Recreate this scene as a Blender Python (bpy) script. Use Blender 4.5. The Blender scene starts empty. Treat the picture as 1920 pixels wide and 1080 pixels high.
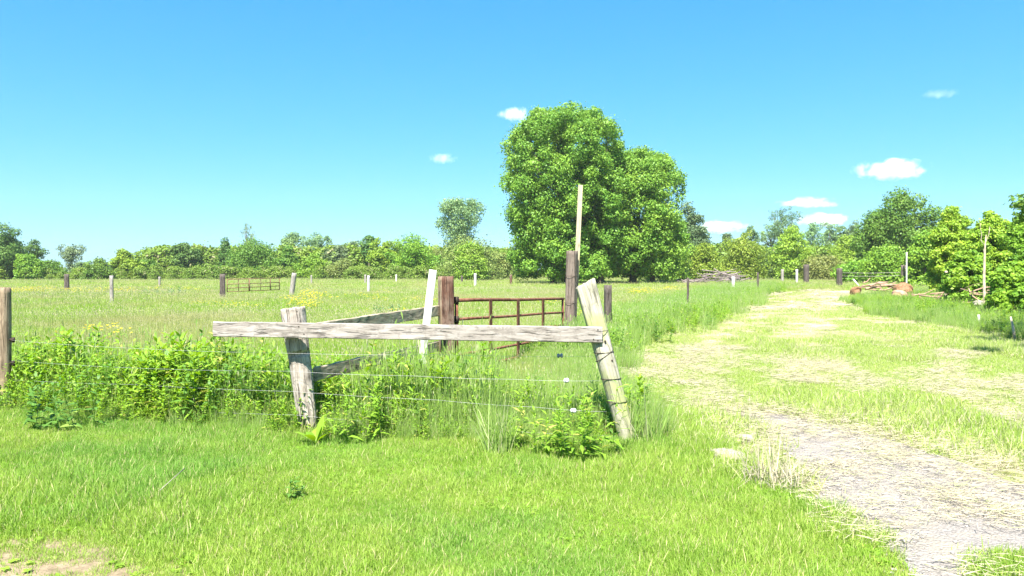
import bpy, bmesh, math
import numpy as np
from mathutils import Vector, Matrix, Euler, Quaternion

SC = bpy.context.scene
COL = SC.collection
R = math.radians

# ------------------------------------------------------------------ camera
CAM_H, PITCH, FPX = 1.6, math.atan(32 / 1400), 1400.0
cam_d = bpy.data.cameras.new('camera')
cam_d.sensor_width = 36.0
cam_d.lens = FPX / 1920 * 36.0
cam_d.clip_start, cam_d.clip_end = 0.05, 9000.0
cam = bpy.data.objects.new('camera', cam_d)
cam.location = (0, 0, CAM_H)
cam.rotation_euler = (math.pi / 2 - PITCH, 0, 0)
COL.objects.link(cam)
SC.camera = cam

# ------------------------------------------------------------------ sky and sun
SUN_EL, SUN_AZ = R(57), R(193)          # azimuth clockwise from +Y: behind the camera, to its left
sunvec = Vector((math.sin(SUN_AZ) * math.cos(SUN_EL), math.cos(SUN_AZ) * math.cos(SUN_EL), math.sin(SUN_EL)))
world = bpy.data.worlds.new('World')
SC.world = world
world.use_nodes = True
wn = world.node_tree
wn.nodes.clear()
wo = wn.nodes.new('ShaderNodeOutputWorld')
wb = wn.nodes.new('ShaderNodeBackground')
ws = wn.nodes.new('ShaderNodeTexSky')
ws.sky_type = 'NISHITA'
ws.sun_disc = False
ws.sun_elevation = SUN_EL
ws.sun_rotation = SUN_AZ
ws.altitude = 0
ws.air_density = 1.0
ws.dust_density = 0.25
ws.ozone_density = 1.6
# the camera's vivid rendering of a clear sky: a curve per channel on the sky's own radiance
wsep, wcom = wn.nodes.new('ShaderNodeSeparateColor'), wn.nodes.new('ShaderNodeCombineColor')
wn.links.new(ws.outputs[0], wsep.inputs[0])
EXPOSURE = 2.0
SKY_K, SKY_G = 0.166, 0.065 * 2 ** EXPOSURE
for ch, (ga, gg) in enumerate(((0.50, 1.20), (0.90, 0.66), (1.24, 0.55))):
    m0, m1, m2 = [wn.nodes.new('ShaderNodeMath') for _ in range(3)]
    m0.operation = m2.operation = 'MULTIPLY'; m1.operation = 'POWER'
    wn.links.new(wsep.outputs[ch], m0.inputs[0]); m0.inputs[1].default_value = SKY_K
    wn.links.new(m0.outputs[0], m1.inputs[0]); m1.inputs[1].default_value = gg
    wn.links.new(m1.outputs[0], m2.inputs[0]); m2.inputs[1].default_value = ga / SKY_G
    wn.links.new(m2.outputs[0], wcom.inputs[ch])
wn.links.new(wcom.outputs[0], wb.inputs['Color'])
wb.inputs['Strength'].default_value = 0.065
wn.links.new(wb.outputs[0], wo.inputs[0])
sun_d = bpy.data.lights.new('sun', 'SUN')
sun_d.energy = 4.6
sun_d.angle = R(0.53)
sun_d.color = (1.0, 0.95, 0.87)
sun = bpy.data.objects.new('sun', sun_d)
sun.rotation_euler = sunvec.to_track_quat('Z', 'Y').to_euler()
sun.location = (-20, -40, 60)
COL.objects.link(sun)

SC.view_settings.view_transform = 'Standard'
SC.view_settings.look = 'None'
SC.view_settings.gamma = 1.0
SC.view_settings.exposure = EXPOSURE
SC.render.engine = 'CYCLES'
cy = SC.cycles
cy.max_bounces = 6
cy.diffuse_bounces = 3
cy.glossy_bounces = 2
cy.transmission_bounces = 3
cy.transparent_max_bounces = 6
cy.volume_bounces = 3
cy.use_denoising = True
cy.sample_clamp_indirect = 6
cy.caustics_reflective = False
cy.caustics_refractive = False

# ------------------------------------------------------------------ pixel <-> place
def at(px, py, Y):
    """the point at distance Y seen at pixel (px, py) of the 1920 x 1080 photograph"""
    u, v = (px - 960) / FPX, -(py - 540) / FPX
    dy = math.cos(PITCH) + v * math.sin(PITCH)
    dz = -math.sin(PITCH) + v * math.cos(PITCH)
    return Vector((u * Y / dy, Y, CAM_H + dz * Y / dy))

def gnd(px, py):
    v = -(py - 540) / FPX
    dy = math.cos(PITCH) + v * math.sin(PITCH)
    dz = -math.sin(PITCH) + v * math.cos(PITCH)
    return at(px, py, CAM_H * dy / -dz)

# ------------------------------------------------------------------ numpy noise
def _hash(ix, iy, seed):
    h = (ix.astype(np.int64) * 374761393 + iy.astype(np.int64) * 668265263 + seed * 974711) & 0x7fffffff
    h = ((h ^ (h >> 13)) * 1274126177) & 0x7fffffff
    return ((h ^ (h >> 16)) & 0xffff) / 65535.0

def vnoise(x, y, seed=0):
    x = np.asarray(x, float); y = np.asarray(y, float)
    ix, iy = np.floor(x), np.floor(y)
    fx, fy = x - ix, y - iy
    fx = fx * fx * (3 - 2 * fx); fy = fy * fy * (3 - 2 * fy)
    a, b = _hash(ix, iy, seed), _hash(ix + 1, iy, seed)
    c, d = _hash(ix, iy + 1, seed), _hash(ix + 1, iy + 1, seed)
    return (a * (1 - fx) + b * fx) * (1 - fy) + (c * (1 - fx) + d * fx) * fy

def fbm(x, y, seed=0, n=4):
    s, a, t = 0, 0.5, 0
    for i in range(n):
        s = s + a * vnoise(x * 2 ** i + 17 * i, y * 2 ** i - 9 * i, seed + i); t += a; a *= 0.5
    return s / t

def sstep(a, b, x):
    t = np.clip((x - a) / (b - a), 0, 1)
    return t * t * (3 - 2 * t)

def seg_dist(x, y, pts):
    best = np.full(np.shape(x), 1e9)
    for (x0, y0), (x1, y1) in zip(pts[:-1], pts[1:]):
        dx, dy = x1 - x0, y1 - y0
        t = np.clip(((x - x0) * dx + (y - y0) * dy) / (dx * dx + dy * dy), 0, 1)
        best = np.minimum(best, np.hypot(x - x0 - t * dx, y - y0 - t * dy))
    return best

def in_poly(x, y, pts):
    c = np.zeros(np.shape(x), bool)
    j = len(pts) - 1
    for i in range(len(pts)):
        xi, yi = pts[i]; xj, yj = pts[j]
        if yi != yj:
            c ^= ((yi > y) != (yj > y)) & (x < (xj - xi) * (y - yi) / (yj - yi) + xi)
        j = i
    return c

def terrain(x, y):
    x = np.asarray(x, float); y = np.asarray(y, float)
    return (fbm(x * 0.35, y * 0.35, 3, 3) - 0.5) * 0.10 * sstep(2, 14, y) + (fbm(x * 1.3, y * 1.3, 9, 2) - 0.5) * 0.03

def tz(x, y):
    return float(terrain(np.array([x]), np.array([y]))[0])

# ------------------------------------------------------------------ the zones of the ground (metres)
def XY(px, py):
    p = gnd(px, py); return (p.x, p.y)

FENCE_Y = ([-60, -30, -5.9, -2.1, 1.08, 1.4], [22, 14.5, 8.7, 7.4, 6.95, 6.9])      # front wire: y at x
FENCE_X = ([-50, 6.95, 15, 17.3, 26, 49, 100, 200, 400], [1.08, 1.08, 1.15, 2.2, 6.1, 14.5, 38, 85, 180])   # side wire: x at y
WEED_X = ([0, 13, 15.2, 18, 21, 23.6, 27, 40, 46.7, 70, 120, 400], [9.6, 10.2, 10.9, 11.9, 12.4, 12.6, 13.1, 17.5, 22.5, 42, 85, 320])
GRAVEL = [XY(*p) for p in [(1345, 757), (1420, 764), (1500, 774), (1580, 788), (1660, 808), (1740, 832), (1820, 858), (1920, 895)]] + \
         [(4.6, 5.6), (5.4, 4.6), (5.6, 3.2), (4.4, 2.0), (2.6, 2.0)] + \
         [XY(*p) for p in [(1725, 1180), (1668, 1085), (1630, 1040), (1590, 995), (1540, 950), (1480, 925), (1500, 900), (1470, 865), (1420, 825), (1375, 785)]]
RUTS = [[XY(*p) for p in [(1235, 705), (1310, 652), (1400, 603), (1500, 562), (1560, 546), (1600, 536)]],
        [XY(*p) for p in [(1535, 722), (1515, 665), (1505, 622), (1530, 582), (1575, 552), (1620, 540)]],
        [XY(*p) for p in [(1230, 690), (1350, 655), (1470, 640), (1560, 640)]],
        [XY(*p) for p in [(1780, 660), (1770, 700), (1800, 745), (1930, 790)]],
        [XY(*p) for p in [(1640, 598), (1760, 606)]]]
RUT_W = [0.55, 0.55, 0.28, 0.28, 0.3]

def zones(x, y):
    x = np.asarray(x, float); y = np.asarray(y, float)
    jx = (fbm(x * 0.9, y * 0.9, 21, 3) - 0.5) * 0.9
    sF = y - np.interp(x, *FENCE_Y)                    # > 0 beyond the front wire
    sR = x - np.interp(y, *FENCE_X)                    # > 0 on the track side of the side wire
    field = (sF > 0) & (sR < 0)
    jw = jx * np.clip(y / 12, 0.6, 3)
    weedz = (x + jw > np.interp(y, *WEED_X)) & (y > 11) & ~field
    mown = ~field & ~weedz
    n1 = fbm(x * 0.55 + 5, y * 0.55, 31, 4)
    straw = np.zeros(np.shape(x))
    for r, w in zip(RUTS, RUT_W):
        d = seg_dist(x, y, r)
        ww = w * (1 + np.clip(y - 14, 0, 40) * 0.02)
        straw = np.maximum(straw, (1 - sstep(0, ww * 1.8, d + (n1 - 0.5) * 2.4 * ww)) * (0.55 + 0.9 * (fbm(x * 2.2, y * 1.6, 33, 3) - 0.2)))
    # loose dry cuttings all along the mown lane, thicker beside the gravel
    lane = sstep(0.3, 1.6, sR) * sstep(7.5, 10, y) * sstep(0.53, 0.68, fbm(x * 0.5, y * 0.38, 44, 4)) * 0.6
    je = (fbm(x * 5, y * 5, 23, 3) - 0.5) * 0.5
    gp = in_poly(x + jx * 0.45 + je * 0.6, y + jx * 0.25 + je * 0.5, GRAVEL)
    gp &= ((x - 2.85) / 0.36) ** 2 + ((y - 3.93) / 0.22) ** 2 > 1 + 1.2 * je
    gd = seg_dist(x, y, GRAVEL + GRAVEL[:1])
    edge = (1 - sstep(0.05, 0.55, gd + (n1 - 0.5) * 0.8)) * ~gp * (x > 1.9 + np.clip(6.2 - y, 0, 9) * 0.14)
    side = sstep(3.2, 4.2, x + (y - 7.5) * 0.5 + jx) * sstep(5.2, 5.8, y) * (1 - sstep(7.6, 9.4, y + jx)) * 0.85
    straw = np.maximum(straw, np.maximum(lane, np.maximum(edge * 0.85, 0.6 * side * sstep(0.38, 0.6, n1 + 0.05))))
    straw = straw * mown * np.where(gp, 0.12, np.where(y > 7, 0.66 + 0.3 * sstep(16, 26, y), 1.0))
    straw[(sF < 0.1) & (x < 1.2)] = 0
    # bare thatch in the corner by the camera
    soil = sstep(0.45, 0.62, fbm(x * 1.6, y * 1.6, 51, 4) + 0.20 * np.exp(-((x + 2.6) ** 2 / 1.2 + (y - 3.75) ** 2 / 0.35))
                 - 0.5 * sstep(3.9, 4.9, y + 0.25 * (x + 2.5)) - 0.25 * sstep(-1.0, 0.4, x) + 0.13) * (y < 6) * (x < 1.5)
    spots = np.exp(-((x + 0.32) ** 2 + (y - 4.2) ** 2) / 0.012) + np.exp(-((x - 1.8) ** 2 + (y - 6.3) ** 2) / 0.02)
    soil = np.maximum(soil, sstep(0.3, 0.7, spots))
    return dict(field=field, weed=weedz, mown=mown, straw=np.clip(straw, 0, 1), gravel=gp, gd=gd, soil=soil, sF=sF, sR=sR)

# ------------------------------------------------------------------ nodes
class NT:
    def __init__(s, m):
        m.use_nodes = True
        s.t = m.node_tree; s.t.nodes.clear()
        s.out = s.n('ShaderNodeOutputMaterial')
    def n(s, typ, **kw):
        nd = s.t.nodes.new(typ)
        for k, v in kw.items(): setattr(nd, k, v)
        return nd
    def l(s, a, b): s.t.links.new(a, b)
    def put(s, sock, v):
        if hasattr(v, 'is_linked'): s.l(v, sock)
        else: sock.default_value = v
    def coord(s, kind='Object', scale=(1, 1, 1), rnd=False):
        tc = s.n('ShaderNodeTexCoord')
        v = tc.outputs[kind]
        if kind == 'World':
            pass
        if rnd:
            oi = s.n('ShaderNodeObjectInfo'); mu = s.n('ShaderNodeMath', operation='MULTIPLY'); s.l(oi.outputs['Random'], mu.inputs[0]); mu.inputs[1].default_value = 37.0
            va = s.n('ShaderNodeVectorMath', operation='ADD'); s.l(v, va.inputs[0]); s.l(mu.outputs[0], va.inputs[1]); v = va.outputs[0]
        mp = s.n('ShaderNodeMapping'); mp.inputs['Scale'].default_value = scale
        s.l(v, mp.inputs['Vector']); return mp.outputs[0]
    def wpos(s, scale=(1, 1, 1)):
        g = s.n('ShaderNodeNewGeometry'); mp = s.n('ShaderNodeMapping'); mp.inputs['Scale'].default_value = scale
        s.l(g.outputs['Position'], mp.inputs['Vector']); return mp.outputs[0]
    def noise(s, vec, scale=1.0, detail=4.0, rough=0.55, dist=0.0):
        nd = s.n('ShaderNodeTexNoise'); s.l(vec, nd.inputs['Vector'])
        nd.inputs['Scale'].default_value = scale; nd.inputs['Detail'].default_value = detail
        nd.inputs['Roughness'].default_value = rough; nd.inputs['Distortion'].default_value = dist
        return nd.outputs['Fac']
    def ramp(s, fac, stops):
        r = s.n('ShaderNodeValToRGB'); e = r.color_ramp.elements
        while len(e) < len(stops): e.new(0.5)
        for el, (p, c) in zip(e, stops):
            el.position = p
            el.color = (c, c, c, 1) if isinstance(c, (int, float)) else (*c, 1)
        s.put(r.inputs['Fac'], fac); return r.outputs['Color']
    def mix(s, fac, a, b, mode='MIX'):
        m = s.n('ShaderNodeMix', data_type='RGBA', blend_type=mode)
        s.put(m.inputs[0], fac)
        for sock, v in ((m.inputs[6], a), (m.inputs[7], b)):
            s.put(sock, (*v, 1) if isinstance(v, tuple) and len(v) == 3 else v)
        return m.outputs[2]
    def math(s, op, a, b=0.0):
        m = s.n('ShaderNodeMath', operation=op); s.put(m.inputs[0], a); s.put(m.inputs[1], b); return m.outputs[0]
    def attr(s, name, typ='GEOMETRY'):
        a = s.n('ShaderNodeAttribute'); a.attribute_name = name; a.attribute_type = typ; return a
    def bsdf(s, col, rough=0.7, spec=0.3, metal=0.0, bump=None, bstr=0.3, bdist=0.01):
        p = s.n('ShaderNodeBsdfPrincipled')
        s.put(p.inputs['Base Color'], (*col, 1) if isinstance(col, tuple) and len(col) == 3 else col)
        s.put(p.inputs['Roughness'], rough); p.inputs['Specular IOR Level'].default_value = spec
        p.inputs['Metallic'].default_value = metal
        if bump is not None:
            b = s.n('ShaderNodeBump'); b.inputs['Strength'].default_value = bstr; b.inputs['Distance'].default_value = bdist
            s.l(bump, b.inputs['Height']); s.l(b.outputs[0], p.inputs['Normal'])
        return p
    def end(s, sh): s.l(sh.outputs[0] if hasattr(sh, 'outputs') else sh, s.out.inputs['Surface'])

def mat(name): return bpy.data.materials.new(name)

def plant_mat(name, a, b, dry, dry_amt=0.12, nscale=0.5, trans=0.35, spec=0.25, tint2=None):
    """blades and leaves: colour a to b by a world noise and a per-blade random, some dry"""
    m = mat(name); t = NT(m)
    n1 = t.noise(t.wpos(), nscale, 4, 0.6)
    n1 = t.ramp(n1, [(0.36, 0.0), (0.64, 1.0)])
    rnd = t.attr('rnd').outputs['Fac']
    oi = t.n('ShaderNodeObjectInfo').outputs['Random']
    nf = t.ramp(t.noise(t.wpos(), nscale * 6, 3, 0.6), [(0.36, 0.0), (0.64, 1.0)])
    f = t.math('ADD', t.math('MULTIPLY', n1, 0.35), t.math('ADD', t.math('MULTIPLY', nf, 0.25), t.math('ADD', t.math('MULTIPLY', rnd, 0.28), t.math('MULTIPLY', oi, 0.12))))
    c = t.mix(f, a, b)
    if tint2:
        n2 = t.ramp(t.noise(t.wpos((1, 1, 1)), nscale * 0.45, 4, 0.6), [(0.47, 0.0), (0.60, 1.0)])
        c = t.mix(t.math('MULTIPLY', n2, 0.7), c, tint2)
    d = t.math('GREATER_THAN', t.attr('rnd2').outputs['Fac'], 1 - dry_amt)
    c = t.mix(d, c, dry)
    p = t.bsdf(c, 0.55, spec)
    tr = t.n('ShaderNodeBsdfTranslucent')
    hs = t.n('ShaderNodeHueSaturation'); hs.inputs['Hue'].default_value = 0.49; hs.inputs['Saturation'].default_value = 1.1; hs.inputs['Value'].default_value = 1.25
    t.l(c, hs.inputs['Color']); t.l(hs.outputs[0], tr.inputs['Color'])
    mx = t.n('ShaderNodeMixShader'); mx.inputs[0].default_value = trans
    t.l(p.outputs[0], mx.inputs[1]); t.l(tr.outputs[0], mx.inputs[2]); t.end(mx)
    return m

def leaf_mat():
    """tree leaves, tinted by each tree's own object colour"""
    m = mat('tree_leaves'); t = NT(m)
    oc = t.n('ShaderNodeObjectInfo').outputs['Color']
    rnd = t.attr('rnd').outputs['Fac']
    hs = t.n('ShaderNodeHueSaturation')
    t.l(oc, hs.inputs['Color'])
    t.l(t.ramp(rnd, [(0, 0.52), (1, 0.475)]), hs.inputs['Hue'])
    vv = t.n('ShaderNodeMapRange'); vv.inputs['To Min'].default_value = 0.72; vv.inputs['To Max'].default_value = 1.35
    t.l(rnd, vv.inputs['Value']); t.l(vv.outputs[0], hs.inputs['Value'])
    c = hs.outputs[0]
    p = t.bsdf(c, 0.5, 0.3)
    tr = t.n('ShaderNodeBsdfTranslucent')
    h2 = t.n('ShaderNodeHueSaturation'); h2.inputs['Hue'].default_value = 0.485; h2.inputs['Value'].default_value = 1.3
    t.l(c, h2.inputs['Color']); t.l(h2.outputs[0], tr.inputs['Color'])
    mx = t.n('ShaderNodeMixShader'); mx.inputs[0].default_value = 0.36
    t.l(p.outputs[0], mx.inputs[1]); t.l(tr.outputs[0], mx.inputs[2]); t.end(mx)
    return m

def wood_mat(name, pale, mid, dark, axis='Z', crack=0.5, stain=None, bump=0.5):
    m = mat(name); t = NT(m)
    sc = {'Z': (24, 24, 2.4), 'X': (4.5, 24, 24)}[axis]
    sc2 = {'Z': (55, 55, 2.6), 'X': (5.0, 50, 50)}[axis]
    sc3 = {'Z': (9, 9, 2.2), 'X': (2.2, 9, 9)}[axis]
    v = t.coord('Object', sc, True)
    g = t.noise(v, 1.0, 6, 0.65, 0.6)
    c = t.ramp(g, [(0.30, dark), (0.46, mid), (0.60, pale)])
    pt = t.noise(t.coord('Object', sc3, True), 1.0, 4, 0.6, 0.3)
    c = t.mix(t.ramp(pt, [(0.42, 0.0), (0.7, 0.6)]), c, mid)
    if stain:
        sn = t.noise(t.coord('Object', (3.2, 3.2, 2.2), True), 1.0, 4, 0.6)
        c = t.mix(t.ramp(sn, [(0.45, 0.0), (0.6, 0.8)]), c, stain)
    vk = t.n('ShaderNodeTexVoronoi'); t.l(t.coord('Object', {'Z': (6, 6, 2.0), 'X': (2.0, 6, 6)}[axis], True), vk.inputs['Vector']); vk.inputs['Scale'].default_value = 1.0
    kn = t.math('ADD', vk.outputs['Distance'], t.math('MULTIPLY', t.math('SUBTRACT', g, 0.5), 0.25))
    c = t.mix(t.ramp(kn, [(0.04, 0.85), (0.12, 0.35), (0.17, 0.0)]), c, tuple(x * 0.55 for x in dark))
    lc = t.noise(t.coord('Object', (14, 14, 14), True), 1.0, 5, 0.7)
    c = t.mix(t.ramp(lc, [(0.53, 0.0), (0.64, 0.65)]), c, tuple(0.5 * (a_ + b_) for a_, b_ in zip(dark, mid)))
    ck = t.noise(t.coord('Object', sc2, True), 1.0, 3, 0.5, 0.4)
    ckm = t.ramp(ck, [(0.35, 1.0), (0.42, 0.0)])
    c = t.mix(t.math('MULTIPLY', ckm, crack), c, tuple(x * 0.28 for x in dark))
    h = t.math('SUBTRACT', t.math('MULTIPLY', g, 0.6), ckm)
    t.end(t.bsdf(c, 0.85, 0.15, bump=h, bstr=bump, bdist=0.012))
    return m

def plain_mat(name, a, b, scale=8, rough=0.8, spec=0.2, metal=0.0, bstr=0.3, bdist=0.01):
    m = mat(name); t = NT(m)
    n = t.noise(t.coord('Object', (1, 1, 1), True), scale, 5, 0.6)
    t.end(t.bsdf(t.ramp(n, [(0.35, a), (0.65, b)]), rough, spec, metal, bump=n, bstr=bstr, bdist=bdist))
    return m

M = {}
M['lawn'] = plant_mat('lawn_blades', (0.165, 0.305, 0.030), (0.335, 0.440, 0.085), (0.52, 0.47, 0.24), 0.07, 0.9, 0.38, tint2=(0.145, 0.310, 0.050))
M['field'] = plant_mat('meadow_blades', (0.180, 0.330, 0.030), (0.290, 0.395, 0.072), (0.42, 0.39, 0.18), 0.09, 0.36, 0.36, tint2=(0.375, 0.345, 0.165))
M['seed'] = plant_mat('seed_heads', (0.42, 0.39, 0.22), (0.38, 0.41, 0.17), (0.46, 0.40, 0.28), 0.3, 0.3, 0.3)
M['tall'] = plant_mat('tall_grass_blades', (0.195, 0.325, 0.075), (0.300, 0.415, 0.100), (0.44, 0.45, 0.25), 0.14, 0.7, 0.38)
M['lane'] = plant_mat('lane_blades', (0.225, 0.365, 0.045), (0.370, 0.440, 0.125), (0.50, 0.46, 0.29), 0.20, 0.9, 0.36)
M['weed'] = plant_mat('weed_leaves', (0.120, 0.265, 0.024), (0.280, 0.420, 0.045), (0.40, 0.40, 0.10), 0.08, 1.6, 0.36, 0.2)
M['weed_dark'] = plant_mat('dark_weed_leaves', (0.060, 0.155, 0.020), (0.115, 0.235, 0.030), (0.20, 0.30, 0.05), 0.08, 1.5, 0.30, 0.5)
M['thistle'] = plant_mat('grey_green_leaves', (0.13, 0.22, 0.10), (0.17, 0.27, 0.12), (0.2, 0.3, 0.15), 0.1, 1.0, 0.3)
M['hay'] = plant_mat('dry_cut_grass', (0.385, 0.335, 0.238), (0.460, 0.412, 0.310), (0.34, 0.37, 0.16), 0.18, 1.2, 0.22, 0.15)
M['yellow'] = plant_mat('yellow_petals', (0.75, 0.62, 0.02), (0.85, 0.72, 0.04), (0.8, 0.7, 0.03), 0.1, 1.0, 0.3)
M['leaf'] = leaf_mat()
M['bark'] = plain_mat('bark', (0.07, 0.055, 0.04), (0.16, 0.13, 0.10), 6, 0.9, 0.1, bdist=0.05)
M['pale_bark'] = plain_mat('pale_bark', (0.34, 0.27, 0.19), (0.52, 0.44, 0.33), 7, 0.9, 0.1, bdist=0.02)
M['grey_bark'] = plain_mat('grey_bark', (0.20, 0.18, 0.16), (0.33, 0.30, 0.27), 6, 0.9, 0.1, bdist=0.03)
M['board'] = wood_mat('weathered_board', (0.352, 0.322, 0.299), (0.245, 0.216, 0.192), (0.090, 0.077, 0.067), 'X', 0.55)
M['rail'] = wood_mat('weathered_rail', (0.415, 0.359, 0.264), (0.273, 0.231, 0.168), (0.095, 0.081, 0.060), 'X', 0.7)
M['post'] = wood_mat('weathered_post', (0.457, 0.408, 0.357), (0.301, 0.262, 0.223), (0.084, 0.070, 0.057), 'Z', 0.7, bump=0.7)
M['post_green'] = wood_mat('lichen_post', (0.40, 0.375, 0.305), (0.29, 0.275, 0.205), (0.10, 0.095, 0.07), 'Z', 0.5, stain=(0.27, 0.30, 0.11))
M['post_brown'] = wood_mat('brown_post', (0.149, 0.084, 0.059), (0.093, 0.046, 0.032), (0.028, 0.015, 0.011), 'Z', 0.6, stain=(0.186, 0.136, 0.105))
M['post_purple'] = wood_mat('grey_mauve_post', (0.205, 0.167, 0.139), (0.142, 0.112, 0.092), (0.050, 0.037, 0.031), 'Z', 0.6)
M['post_round'] = wood_mat('tan_post', (0.310, 0.237, 0.164), (0.199, 0.147, 0.099), (0.064, 0.047, 0.032), 'Z', 0.6)
M['post_dark'] = wood_mat('dark_post', (0.136, 0.112, 0.100), (0.080, 0.066, 0.058), (0.028, 0.022, 0.020), 'Z', 0.5)
M['post_grey'] = wood_mat('grey_post', (0.330, 0.307, 0.277), (0.247, 0.225, 0.203), (0.098, 0.086, 0.075), 'Z', 0.4)
M['white_wood'] = wood_mat('white_painted_wood', (0.562, 0.555, 0.524), (0.502, 0.490, 0.464), (0.319, 0.304, 0.274), 'Z', 0.5, bump=0.3)
M['new_wood'] = wood_mat('pale_new_wood', (0.468, 0.406, 0.281), (0.390, 0.335, 0.226), (0.265, 0.218, 0.133), 'Z', 0.15, bump=0.25)
M['rust'] = plain_mat('rusty_pipe', (0.105, 0.040, 0.022), (0.215, 0.098, 0.066), 9, 0.85, 0.2, 0.1, bdist=0.004)
M['rust_pale'] = plain_mat('dull_rusty_pipe', (0.15, 0.085, 0.045), (0.24, 0.17, 0.09), 7, 0.8, 0.25, 0.1)
M['wire'] = plain_mat('galvanised_wire', (0.34, 0.34, 0.34), (0.48, 0.48, 0.48), 20, 0.5, 0.4, 0.3)
M['iron'] = plain_mat('dark_iron', (0.02, 0.016, 0.014), (0.06, 0.04, 0.03), 20, 0.7, 0.3, 0.4)
M['porcelain'] = plain_mat('white_porcelain', (0.50, 0.51, 0.53), (0.60, 0.61, 0.62), 5, 0.25, 0.5)
M['grey_glaze'] = plain_mat('grey_glaze', (0.16, 0.18, 0.23), (0.26, 0.29, 0.34), 5, 0.3, 0.5)
M['stone'] = plain_mat('pale_stone', (0.216, 0.198, 0.151), (0.295, 0.274, 0.216), 6, 0.9, 0.1, bdist=0.02)
M['old_hay'] = plain_mat('rusty_brown_hay', (0.170, 0.090, 0.050), (0.306, 0.179, 0.101), 9, 0.95, 0.05, bstr=0.8, bdist=0.08)
M['log'] = plain_mat('bare_log', (0.230, 0.145, 0.102), (0.383, 0.264, 0.187), 4, 0.9, 0.1, bdist=0.03)
M['brush'] = plain_mat('dead_branches', (0.136, 0.110, 0.107), (0.247, 0.207, 0.194), 3, 0.9, 0.1, bdist=0.03)

# ------------------------------------------------------------------ objects
def tag(o, label=None, cat=None, group=None, kind=None):
    for k, v in (('label', label), ('category', cat), ('group', group), ('kind', kind)):
        if v: o[k] = v
    return o

def link(name, me, m=None, parent=None):
    o = bpy.data.objects.new(name, me)
    if m: me.materials.append(m)
    COL.objects.link(o)
    if parent: o.parent = parent
    return o

def raw_mesh(name, V, F, attrs=None, smooth=False):
    V = np.asarray(V, np.float32); F = np.asarray(F, np.int32)
    me = bpy.data.meshes.new(name)
    k = F.shape[1]
    me.vertices.add(len(V)); me.vertices.foreach_set('co', V.ravel())
    me.loops.add(F.size); me.loops.foreach_set('vertex_index', F.ravel())
    me.polygons.add(len(F)); me.polygons.foreach_set('loop_start', np.arange(0, F.size, k, dtype=np.int32))
    if smooth: me.polygons.foreach_set('use_smooth', np.ones(len(F), bool))
    me.update(calc_edges=True)
    for an, (dom, arr) in (attrs or {}).items():
        a = me.attributes.new(an, 'FLOAT', dom); a.data.foreach_set('value', np.asarray(arr, np.float32).ravel())
    return me

class MB:
    """collects tubes, boxes and lumps for ONE mesh"""
    def __init__(s): s.v = []; s.f = []
    def tube(s, pts, rad, seg=8, cap=True):
        pts = [Vector(p) for p in pts]; n = len(pts)
        if not hasattr(rad, '__len__'): rad = [rad] * n
        base = len(s.v); ref = None
        for i, p in enumerate(pts):
            d = (pts[min(i + 1, n - 1)] - pts[max(i - 1, 0)]).normalized()
            if ref is None: ref = Vector((1, 0, 0)) if abs(d.x) < 0.8 else Vector((0, 1, 0))
            a = d.cross(ref).normalized(); b = d.cross(a).normalized(); ref = -b if False else ref
            for k in range(seg):
                t = 2 * math.pi * k / seg
                s.v.append(tuple(p + (a * math.cos(t) + b * math.sin(t)) * rad[i]))
        for i in range(n - 1):
            for k in range(seg):
                q = base + i * seg + k; w = base + i * seg + (k + 1) % seg
                s.f.append((q, w, w + seg, q + seg))
        if cap:
            s.f.append(tuple(base + k for k in range(seg))[::-1])
            s.f.append(tuple(base + (n - 1) * seg + k for k in range(seg)))
        return s
    def box(s, c, size, rot=None):
        c = Vector(c); base = len(s.v)
        for dx, dy, dz in ((-1, -1, -1), (1, -1, -1), (1, 1, -1), (-1, 1, -1), (-1, -1, 1), (1, -1, 1), (1, 1, 1), (-1, 1, 1)):
            q = Vector((dx * size[0] / 2, dy * size[1] / 2, dz * size[2] / 2))
            if rot is not None: q = rot @ q
            s.v.append(tuple(c + q))
        for f in ((0, 3, 2, 1), (4, 5, 6, 7), (0, 1, 5, 4), (1, 2, 6, 5), (2, 3, 7, 6), (3, 0, 4, 7)):
            s.f.append(tuple(base + k for k in f))
        return s
    def build(s, name, m, parent=None, smooth=True, bevel=0):
        me = bpy.data.meshes.new(name); me.from_pydata(s.v, [], s.f); me.update()
        if bevel:
            bm = bmesh.new(); bm.from_mesh(me)
            bmesh.ops.bevel(bm, geom=bm.edges[:], offset=bevel, segments=2, affect='EDGES', profile=0.6)
            bm.to_mesh(me); bm.free()
        if smooth:
            me.polygons.foreach_set('use_smooth', [len(p.vertices) < 5 for p in me.polygons])
        return link(name, me, m, parent)

def frame(o, p0, p1, spin=0.0):
    """stand o with its local Z along p0 -> p1, origin at p0"""
    d = Vector(p1) - Vector(p0)
    z = d.normalized(); x = (Vector((1, 0, 0)) - z * z.x).normalized(); y = z.cross(x)
    q = Matrix((x, y, z)).transposed().to_quaternion() @ Quaternion((0, 0, 1), spin)
    o.rotation_mode = 'QUATERNION'; o.rotation_quaternion = q; o.location = p0
    return d.length

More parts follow.
